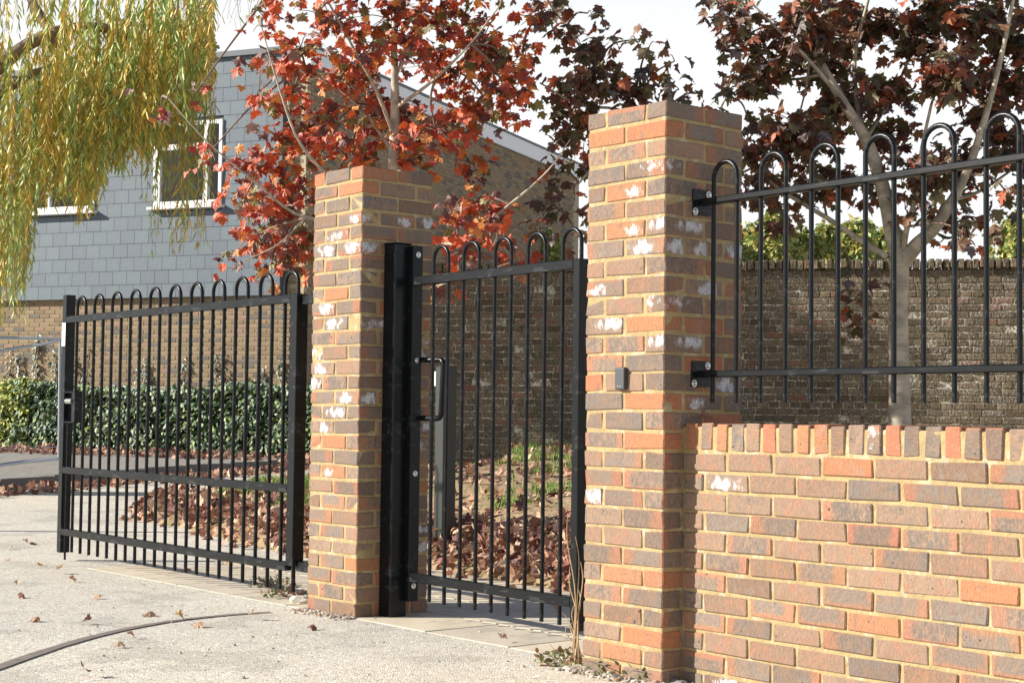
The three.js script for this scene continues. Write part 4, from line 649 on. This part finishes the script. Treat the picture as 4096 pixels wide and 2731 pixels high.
{
  const R = rng(1710), us = [16, 41, 84, 118, 178, 196, 330, 345, 430, 498, 520, 552, 600, 640];
  us.forEach((u, n) => {
    const s = (1110 - u * 1.7415) / 193.2, g = thing('ivy_strand', 'thin strand of ivy climbing the yellow brick of the house', 'ivy', [HA[0], 0, -HA[1]], HR, 'ivy strands on the house wall');
    const y0 = 0.9, y1 = 1.5 + R() * 0.9, ph = R() * 9, xf = y => -s + 0.07 * Math.sin(y * 2.3 + ph), pts = [], it = []; for (let k = 0; k <= 5; k++) { const y = mix(y0, y1, k / 5); pts.push(V3(xf(y), y, -0.105)); }
    part('stem', tube(pts, [0.008, 0.004], 5, 3), twigMat, g);
    const cnt = Math.round((y1 - y0) * (26 + R() * 50)); for (let k = 0; k < cnt; k++) { const y = mix(y0, y1, R()), c = R() < 0.75 ? [0.06, 0.1, 0.06] : [0.2, 0.13, 0.05], t = 0.7 + R() * 0.7; it.push({ m: M4(V3(xf(y) + (R() - 0.5) * 0.1, y, -0.08 + R() * 0.03), basisQ(V3((R() - 0.5) * 1.6, -0.6, 0.4), V3(0, 0.4, 1).add(rv(R).multiplyScalar(0.5))), 0.05 + R() * 0.035), c: lin(c[0] * t, c[1] * t, c[2] * t) }); }
    stuffInst('leaves', roundLeaf, greenMat, it, g);
  });
}
// ---------------------------------------------------------------- grey tube barrier at the left
{
  const D = 13, p0 = at(-60, 1150, D), g = thing('tube_barrier', 'grey tubular steel barrier pointing at the end of the driveway gate', 'barrier', [p0.x, 0, p0.z]);
  const m = new THREE.MeshPhysicalMaterial({ color: lin(0.3, 0.34, 0.4), metalness: 0.6, roughness: 0.45 }), rel = (u, v, d = D) => at(u, v, d).sub(g.position);
  part('post', polyTube([V3(0, -0.02, 0), V3(0, 1.75, 0)], 0.045, 14), m, g);
  part('top_tube', polyTube([rel(-60, 774), rel(137, 778)], 0.012, 10), m, g); part('brace_tube', polyTube([rel(-60, 817), rel(30, 800), rel(100, 790), rel(137, 779)], 0.012, 10), m, g); part('bottom_tube', polyTube([rel(-60, 1076), rel(60, 1060), rel(132, 1053)], 0.016, 10), m, g);
  for (const v of [[990, 984], [1032, 1026]]) part('wire', polyTube([rel(-60, v[0]), rel(134, v[1])], 0.0025, 6), m, g);
  part('end_post', polyTube([rel(137, 778), rel(134, 1053)], 0.012, 8), m, g);
}

// ---------------------------------------------------------------- ground cover
{
  const R = rng(1800), tuft = (() => { const p = []; for (let i = 0; i < 5; i++) { const a = i * 1.3, c = Math.cos(a), s = Math.sin(a), l = 0.5 + 0.25 * (i % 3); p.push(c * 0.05 - s * 0.05, 0, s * 0.05 + c * 0.05, c * 0.05 + s * 0.05, 0, s * 0.05 - c * 0.05, c * 0.5 * l, l * 1.2, s * 0.5 * l); } const g = new THREE.BufferGeometry(); g.setAttribute('position', new THREE.Float32BufferAttribute(p, 3)); g.setAttribute('uv', new THREE.Float32BufferAttribute(new Float32Array(p.length / 3 * 2), 2)); g.computeVertexNormals(); return g; })();
  const items = [];
  for (let i = 0; i < 60000 && items.length < 20000; i++) {
    const x = mix(-3.8, 3.2, R()), d = mix(9.4, 17.4, R()), s = bankIn(x, d); if (s < 0.04) continue;
    const fd = (d - edgeD(x)) * 0.78, m = fbm(x * 1.6 + 30, d * 1.6, 1801, 4) + (x < -1.2 ? Math.min(0.3, (fd - 0.75) * 0.4) : Math.min(0.34, (s - 3.0) * 0.16)); if (m < 0.5 + (R() - 0.5) * 0.14) continue;
    const c = R() < 0.25 ? [0.3, 0.32, 0.09] : [0.14, 0.26, 0.045], t = 0.7 + R() * 0.7;
    items.push({ m: M4(V3(x, bankH(x, d) - 0.003, -d), new THREE.Quaternion().setFromEuler(new THREE.Euler((R() - 0.5) * 0.5, R() * 6.28, (R() - 0.5) * 0.5)), V3(0.06 + R() * 0.03, 0.035 + R() * 0.045, 0.06)), c: lin(c[0] * t, c[1] * t, c[2] * t) });
  }
  tag(stuffInst('grass', tuft, std(lin(1, 1, 1), 0.7), items, null, true), 'short patchy green grass on the earth bank', 'grass');
  const dry = new THREE.MeshPhysicalMaterial({ color: lin(1, 1, 1), vertexColors: true, roughness: 0.75, transmission: 0.12, thickness: 0, side: THREE.DoubleSide });
  const DC = [[0.5, 0.32, 0.22], [0.34, 0.17, 0.11], [0.2, 0.075, 0.055], [0.62, 0.44, 0.3], [0.44, 0.24, 0.16], [0.13, 0.055, 0.05]], lit = [[], [], [], []];
  const drop = (x, y, d, s, lift = 1.1) => { const c = DC[Math.floor(R() * 6)], t = 0.75 + R() * 0.5; lit[Math.floor(R() * 4)].push({ m: M4(V3(x, y, -d), basisQ(V3(R() - 0.5, (R() - 0.5) * 0.8, R() - 0.5), V3(0, 1, 0).add(rv(R).multiplyScalar(lift))), s), c: lin(c[0] * t, c[1] * t, c[2] * t) }); };
  for (let i = 0, n = 0; i < 60000 && n < 4800; i++) {
    const x = mix(-3.9, 3.0, R()), d = mix(8.6, 17, R()), s = bankIn(x, d); if (s < -0.25) continue;
    const heap = Math.exp(-(((s - 0.35) / 0.45) ** 2)), den = s < -0.02 ? 0.1 : (x < -1.2 ? 0.5 : 0.8) * heap + 0.22 * sst(4.2, 5.6, s) + 0.13 * (0.3 + fbm(x * 2, d * 2, 1811, 3)) + (x < -1.2 ? 0.1 * Math.exp(-(((s - 0.9) / 0.6) ** 2)) : 0); if (R() > den * (x < -1.2 && (d - edgeD(x)) > 0.95 ? 0.3 : 1)) continue;
    n++; drop(x, Math.max(0.012, bankH(x, d)) + 0.015 + heap * R() * 0.14, d, 0.042 + R() * 0.05);
  }
  for (let i = 0; i < 1100; i++) { const t = R(), off2 = Math.abs(R() + R() - 1) * 1.0, x = mix(-6.9, -3.1, t) + 0.1 + off2 * 0.7, d = mix(15.9, 24, t) - off2 * 0.5; drop(x, gTop(d) + 0.02, d, 0.05 + R() * 0.05, 0.7); }
  for (let i = 0; i < 700; i++) { const t = R(), x = mix(-9.5, -3.2, t) + (R() - 0.5), d = mix(26, 23.8, t) + (R() - 0.5) * 1.4; drop(x, gTop(d) + 0.15, d, 0.06 + R() * 0.05, 0.7); }
  tag(leafCloud('leaf_litter', lit, dryG, dry, null, true), 'brown and maroon fallen leaves heaped along the bank and kerb', 'leaves');
  const dm = [[0.5, 0.3, 0.18], [0.42, 0.22, 0.12], [0.2, 0.07, 0.055], [0.55, 0.36, 0.22], [0.36, 0.17, 0.11], [0.48, 0.32, 0.2], [0.5, 0.3, 0.1]].map(c => leafMat(c));
  const spots = [[45, 1185], [52, 1247], [70, 1252], [18, 1298], [48, 1373], [40, 1345], [85, 1300], [128, 1318], [85, 1428], [205, 1434], [25, 1262], [330, 1352], [350, 1414], [402, 1424], [462, 1440], [572, 1425], [720, 1446], [605, 1368], [432, 1313], [1165, 1478], [1182, 1352], [1282, 1404], [1256, 1530], [200, 1555], [272, 1487], [292, 1468], [622, 1342], [515, 1306], [232, 1376], [160, 1338], [860, 1412], [885, 1415], [940, 1408], [1560, 1520], [1600, 1512], [690, 1255], [655, 1262], [1110, 1372]];
  spots.forEach(([u, v], i) => { const p = onGround(u, v), m = single('fallen_leaf', dryG[i % 4], dm[i % 7], i > 29 && i < 33 ? 'dry brown leaf caught at the foot of the black gate post' : ['pale tan', 'mid brown', 'dark maroon', 'light beige', 'chestnut', 'sandy', 'orange'][i % 7] + ' curled dry leaf lying on the pale ground', 'leaf', i > 29 && i < 33 ? 'leaves at the post foot' : 'leaves scattered on the ground'); m.position.set(p.x, 0.02 + R() * 0.01, p.z); m.quaternion.copy(basisQ(V3(R() - 0.5, (R() - 0.5) * 0.3, R() - 0.5), V3(0, 1, 0).add(rv(R).multiplyScalar(0.35)))); m.scale.setScalar(0.03 + R() * 0.035); });
  const cl = single('fallen_leaf', dryG[1], dm[4], 'pink brown leaf resting on the coping of the low wall by the pier', 'leaf'); cl.position.copy(at(1608, 968, 6.02)); cl.position.y = 1.0; cl.scale.setScalar(0.05); cl.quaternion.copy(basisQ(V3(0.6, 0.3, 0.2), V3(0.1, 1, 0.3)));
  // gritty soil and stones at the wall foot
  const peb = new THREE.IcosahedronGeometry(1, 1), pe = []; { const p = peb.attributes.position; for (let i = 0; i < p.count; i++) { const k = 0.8 + 0.4 * vn(p.getX(i) * 2 + 5, p.getY(i) * 2 + p.getZ(i), 19); p.setXYZ(i, p.getX(i) * k, p.getY(i) * k * 0.7, p.getZ(i) * k); } peb.computeVertexNormals(); }
  const PC = [[0.42, 0.36, 0.28], [0.3, 0.26, 0.22], [0.36, 0.25, 0.18], [0.5, 0.46, 0.4], [0.22, 0.2, 0.19]];
  const peb1 = (x, d, s) => { const c = PC[Math.floor(R() * 5)]; pe.push({ m: M4(W(x, s * 0.3, d), new THREE.Quaternion().setFromEuler(new THREE.Euler(R() * 0.6, R() * 6, R() * 0.6)), s), c: lin(...c) }); };
  for (let i = 0; i < 420; i++) { const t = R(), a = off(P1, -t * 1.3 + 0.02, 0.09 - Math.abs(R() + R() - 1) * 0.12); peb1(a[0], a[1], 0.004 + R() * R() * 0.018); }
  for (let i = 0; i < 330; i++) { const a = off(P1, R() * 0.5 - 0.02, -0.01 - R() * R() * 0.13); peb1(a[0], a[1], 0.003 + R() * R() * 0.014); }
  for (let i = 0; i < 320; i++) { const a = off(P2, R() * 0.5 - 0.03, -0.01 - R() * R() * 0.14); peb1(a[0], a[1], 0.003 + R() * R() * 0.012); }
  for (let i = 0; i < 160; i++) peb1(mix(-3, 1.2, R()), mix(5.3, 8.2, R()), 0.003 + R() * R() * 0.007);
  tag(stuffInst('gravel', peb, std(lin(1, 1, 1), 0.95), pe, null, true), 'loose grit and small stones along the foot of the piers', 'gravel');
  const wb = single('stone', peb, std(lin(0.62, 0.58, 0.5), 0.95, { bumpMap: mortarBump, bumpScale: 0.003 }), 'pale rounded stone on the ground beside the lime blotched pier', 'stone'); { const p = onGround(690, 1386); wb.position.set(p.x, 0.012, p.z); wb.scale.set(0.07, 0.045, 0.05); }
  const gs = single('stone', peb, std(lin(0.34, 0.32, 0.3), 0.95, { bumpMap: mortarBump, bumpScale: 0.003 }), 'grey stone lying in the corner where the low wall meets the pier', 'stone'); { const p = onGround(1575, 1545); gs.position.set(p.x, 0.012, p.z); gs.scale.set(0.035, 0.03, 0.03); }
  // weeds
  const weed = (name, label, u, v, n, spread, cols, seed) => { const Q = rng(seed), p = onGround(u, v), g = thing(name, label, 'weed', [p.x, 0, p.z]); for (let i = 0; i < 6; i++) { const a = Q() * 6.28; part('stem', tube([V3(0, 0, 0), V3(Math.cos(a) * spread * 0.4, 0.03, Math.sin(a) * spread * 0.4), V3(Math.cos(a) * spread, 0.04 + Q() * 0.03, Math.sin(a) * spread)], [0.002, 0.001], 5, 3), twigMat, g); } const it = []; for (let i = 0; i < n; i++) { const a = Q() * 6.28, k = Math.sqrt(Q()) * spread, c = cols[Math.floor(Q() * cols.length)]; it.push({ m: M4(V3(Math.cos(a) * k, 0.012 + Q() * 0.06 * (1 - k / spread * 0.6), Math.sin(a) * k), basisQ(rv(Q), V3(0, 1, 0).add(rv(Q).multiplyScalar(0.6))), 0.012 + Q() * 0.02), c: lin(...c) }); } stuffInst('leaves', roundLeaf, greenMat, it, g); };
  weed('weed_clump', 'small green weed growing at the foot of the card reader pier', 1295, 1524, 120, 0.12, [[0.1, 0.16, 0.04], [0.2, 0.2, 0.07], [0.35, 0.2, 0.1]], 31);
  weed('weed_clump', 'grey green weed with curled leaves under the hinge end of the wide gate', 622, 1347, 150, 0.13, [[0.32, 0.32, 0.2], [0.25, 0.27, 0.15], [0.3, 0.2, 0.12]], 32);
  weed('weed_clump', 'little weed among brown leaves beside the pale stone', 655, 1372, 90, 0.11, [[0.12, 0.18, 0.04], [0.32, 0.15, 0.07], [0.25, 0.1, 0.05]], 33);
  weed('weed_clump', 'tiny green sprigs in the grit below the low wall', 1440, 1552, 70, 0.16, [[0.1, 0.16, 0.04], [0.16, 0.2, 0.06]], 34);
  // dry stalks
  { const p = onGround(1326, 1524), g = thing('dry_stalks', 'bundle of thin dry plant stalks standing against the card reader pier', 'plant', [p.x, 0, p.z]), m = std(lin(0.42, 0.3, 0.17), 0.8);
    const tips = [[1304, 1178], [1322, 1232], [1309, 1302], [1290, 1405], [1318, 1390], [1334, 1290], [1300, 1440], [1328, 1350], [1313, 1430]];
    tips.forEach(([u, v], i) => { const D = -p.z, t = at(u, v, D - 0.02 + i * 0.012).sub(g.position), k = at(1326 + (i % 3) * 3 - 4, mix(1524, v, 0.45), D).sub(g.position); part('stalk', tube([V3((i - 4) * 0.006, -0.01, (i % 3) * 0.008), k, t.clone().lerp(k, 0.3).add(V3(0.012 * (i % 2 ? 1 : -1), 0, 0)), t], [0.0035, 0.003, 0.0022, 0.001], 6, 5), m, g); }); }
}
renderer.render(scene, camera);
